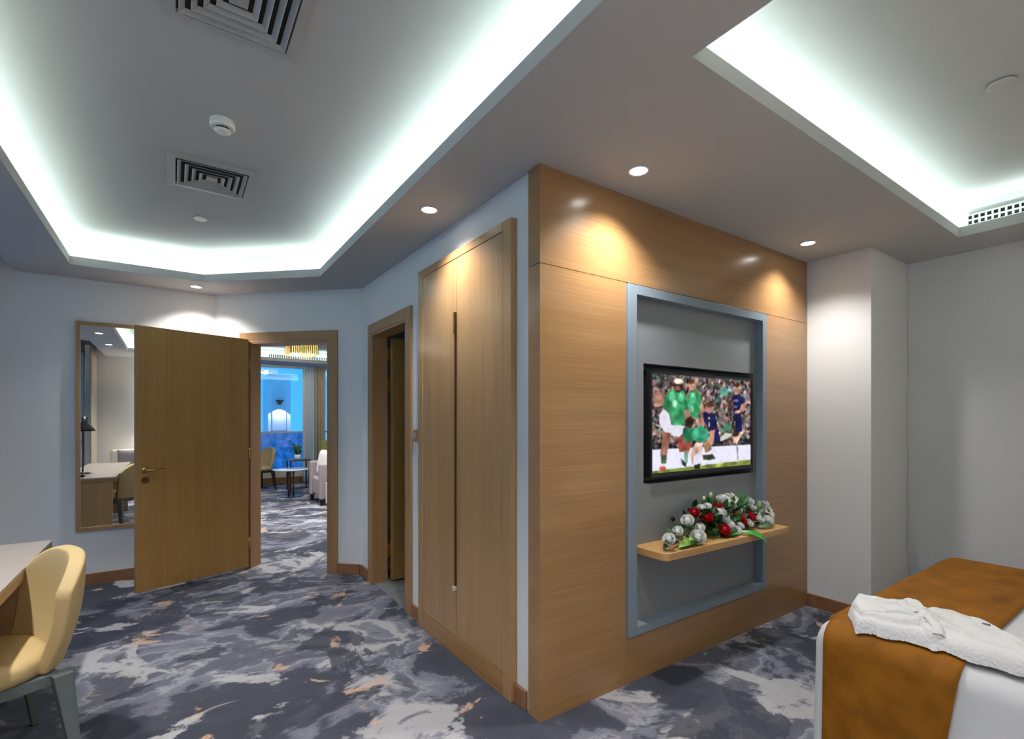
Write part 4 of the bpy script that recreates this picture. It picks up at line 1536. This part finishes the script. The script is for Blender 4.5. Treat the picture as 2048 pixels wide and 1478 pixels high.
for x, y, z in ((0.35, 4.2, H), (1.9, 6.2, ZU), (-0.5, 6.6, ZU), (0.4, 5.6, ZU)):  # unseen spotlights added to lighten the lounge
    downlight(x, y, 'added recessed fill spotlight in the lounge ceiling, %s' % {4.2: 'just inside the doorway', 6.2: 'beside the low cabinet', 6.6: 'left of the side tables', 5.6: 'halfway to the side tables'}[y], 110, z)
t2 = thing('lounge_grille', 'long slotted air grille in the lit lounge ceiling recess', 'air vent', (0.9, 9.36, 2.70), world=True)
gv = 9.2 + 0.17
boxes('backing', [(0.2, 1.5, gv - 0.004, gv - 0.0005, 2.70, 2.76)], 'void', t2)
boxes('slats', [(0.2 + 0.035 * k, 0.2 + 0.035 * k + 0.015, gv - 0.012, gv - 0.005, 2.70, 2.76) for k in range(37)], 'vent', t2)

# ------------------------------------------------------------------ outside the lounge window
t = thing('building', 'made-up blue block beyond the lounge window for the arch and lamp seen in its glass', 'building', (1.5, 14, 0), world=True)
boxes('facade', [(0.86, 1.47, 14.0, 15.0, -12, 2.75)], 'facade', t)  # made-up block carrying the arch and lamp seen in the glass
boxes('standin_base', [(0.2, 2.0, 13.5, 13.95, -12, 1.06)], plain('deep_blue_standin', (0.10, 0.30, 0.60), 0.7, noise=0.55, nscale=6), t)  # added block for the deep blue lower part of the window view
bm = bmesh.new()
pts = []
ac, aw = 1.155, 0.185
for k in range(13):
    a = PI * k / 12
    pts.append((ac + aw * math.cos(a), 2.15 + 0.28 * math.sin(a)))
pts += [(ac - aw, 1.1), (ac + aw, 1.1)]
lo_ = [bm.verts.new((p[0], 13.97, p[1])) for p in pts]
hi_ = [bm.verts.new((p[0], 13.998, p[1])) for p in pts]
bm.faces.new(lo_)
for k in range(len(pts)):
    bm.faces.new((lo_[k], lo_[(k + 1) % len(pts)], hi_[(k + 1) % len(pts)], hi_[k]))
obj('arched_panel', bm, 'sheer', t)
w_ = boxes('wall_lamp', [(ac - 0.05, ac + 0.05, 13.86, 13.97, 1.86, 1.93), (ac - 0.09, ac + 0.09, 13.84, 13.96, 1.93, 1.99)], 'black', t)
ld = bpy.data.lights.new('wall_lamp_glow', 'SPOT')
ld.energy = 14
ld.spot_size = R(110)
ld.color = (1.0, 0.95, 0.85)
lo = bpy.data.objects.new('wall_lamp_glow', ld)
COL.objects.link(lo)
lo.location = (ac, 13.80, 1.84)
rb = random.Random(9)
for k in range(24):
    u = -10 + 4.2 * (k % 6) + rb.uniform(-0.3, 0.3)
    v = 24 + 9 * (k // 6) + rb.uniform(-1, 1)
    w = rb.uniform(1.5, 3.4)
    h = rb.uniform(1, 4.5)
    o = boxes('distant_building', [(u, u + w, v, v + w, -12, -12 + h)], 'facade')
    tag(o, 'distant blue city block seen below through the lounge window', 'building', 'distant city blocks below the window')
struct(boxes('ground_outside', [(-80, 80, 11.0, 160, -12.3, -12)], plain('dusk_ground', (0.10, 0.28, 0.55), 0.9, noise=0.5, nscale=0.35)))

# ------------------------------------------------------------------ unseen bedside lamps added as room fill, and a floor lamp, behind the viewer
def shade_lamp(name, label, cat, loc, h, watts):
    t = thing(name, label, cat, loc)
    bm = bmesh.new()
    lathe(bm, [(0, 0), (0.09, 0), (0.09, 0.015), (0.015, 0.025), (0.012, h - 0.05), (0, h - 0.05)], 24)
    obj('base', bm, 'brass', t, smooth=True)
    bm = bmesh.new()
    lathe(bm, [(0.17, h - 0.12), (0.13, h + 0.14)], 28)
    obj('lamp_shade', bm, 'cushion', t, smooth=True)
    ld = bpy.data.lights.new('lamp_bulb', 'POINT')
    ld.energy = watts
    ld.color = (1.0, 0.90, 0.78)
    ld.shadow_soft_size = 0.06
    lo = bpy.data.objects.new('lamp_bulb', ld)
    COL.objects.link(lo)
    lo.parent = t
    lo.location = (0, 0, h + 0.02)


for x in (0.42, 2.78):
    t = thing('nightstand', 'oak nightstand at the head of the bed, %s side' % ('window' if x < 1 else 'far'), 'nightstand', (x, VB + 0.25, 0))
    boxes('body', [(-0.22, 0.22, -0.22, 0.20, 0.08, 0.52)], 'wood_v', t, bevel=0.004)
    boxes('drawer', [(-0.20, 0.20, 0.201, 0.218, 0.32, 0.50)], 'wood_v', t, bevel=0.002)
    boxes('plinth', [(-0.20, 0.20, -0.20, 0.18, 0.0, 0.08)], 'black', t)
    shade_lamp('bedside_fill_lamp', 'added bedside fill lamp with pale shade on the %s nightstand' % ('window-side' if x < 1 else 'far'), 'lamp', (x, VB + 0.25, 0.5205), 0.42, 9)
shade_lamp('floor_lamp', 'floor lamp with pale shade in the rear room corner beside the armchair', 'lamp', (-1.52, -2.50, 0), 1.45, 20)
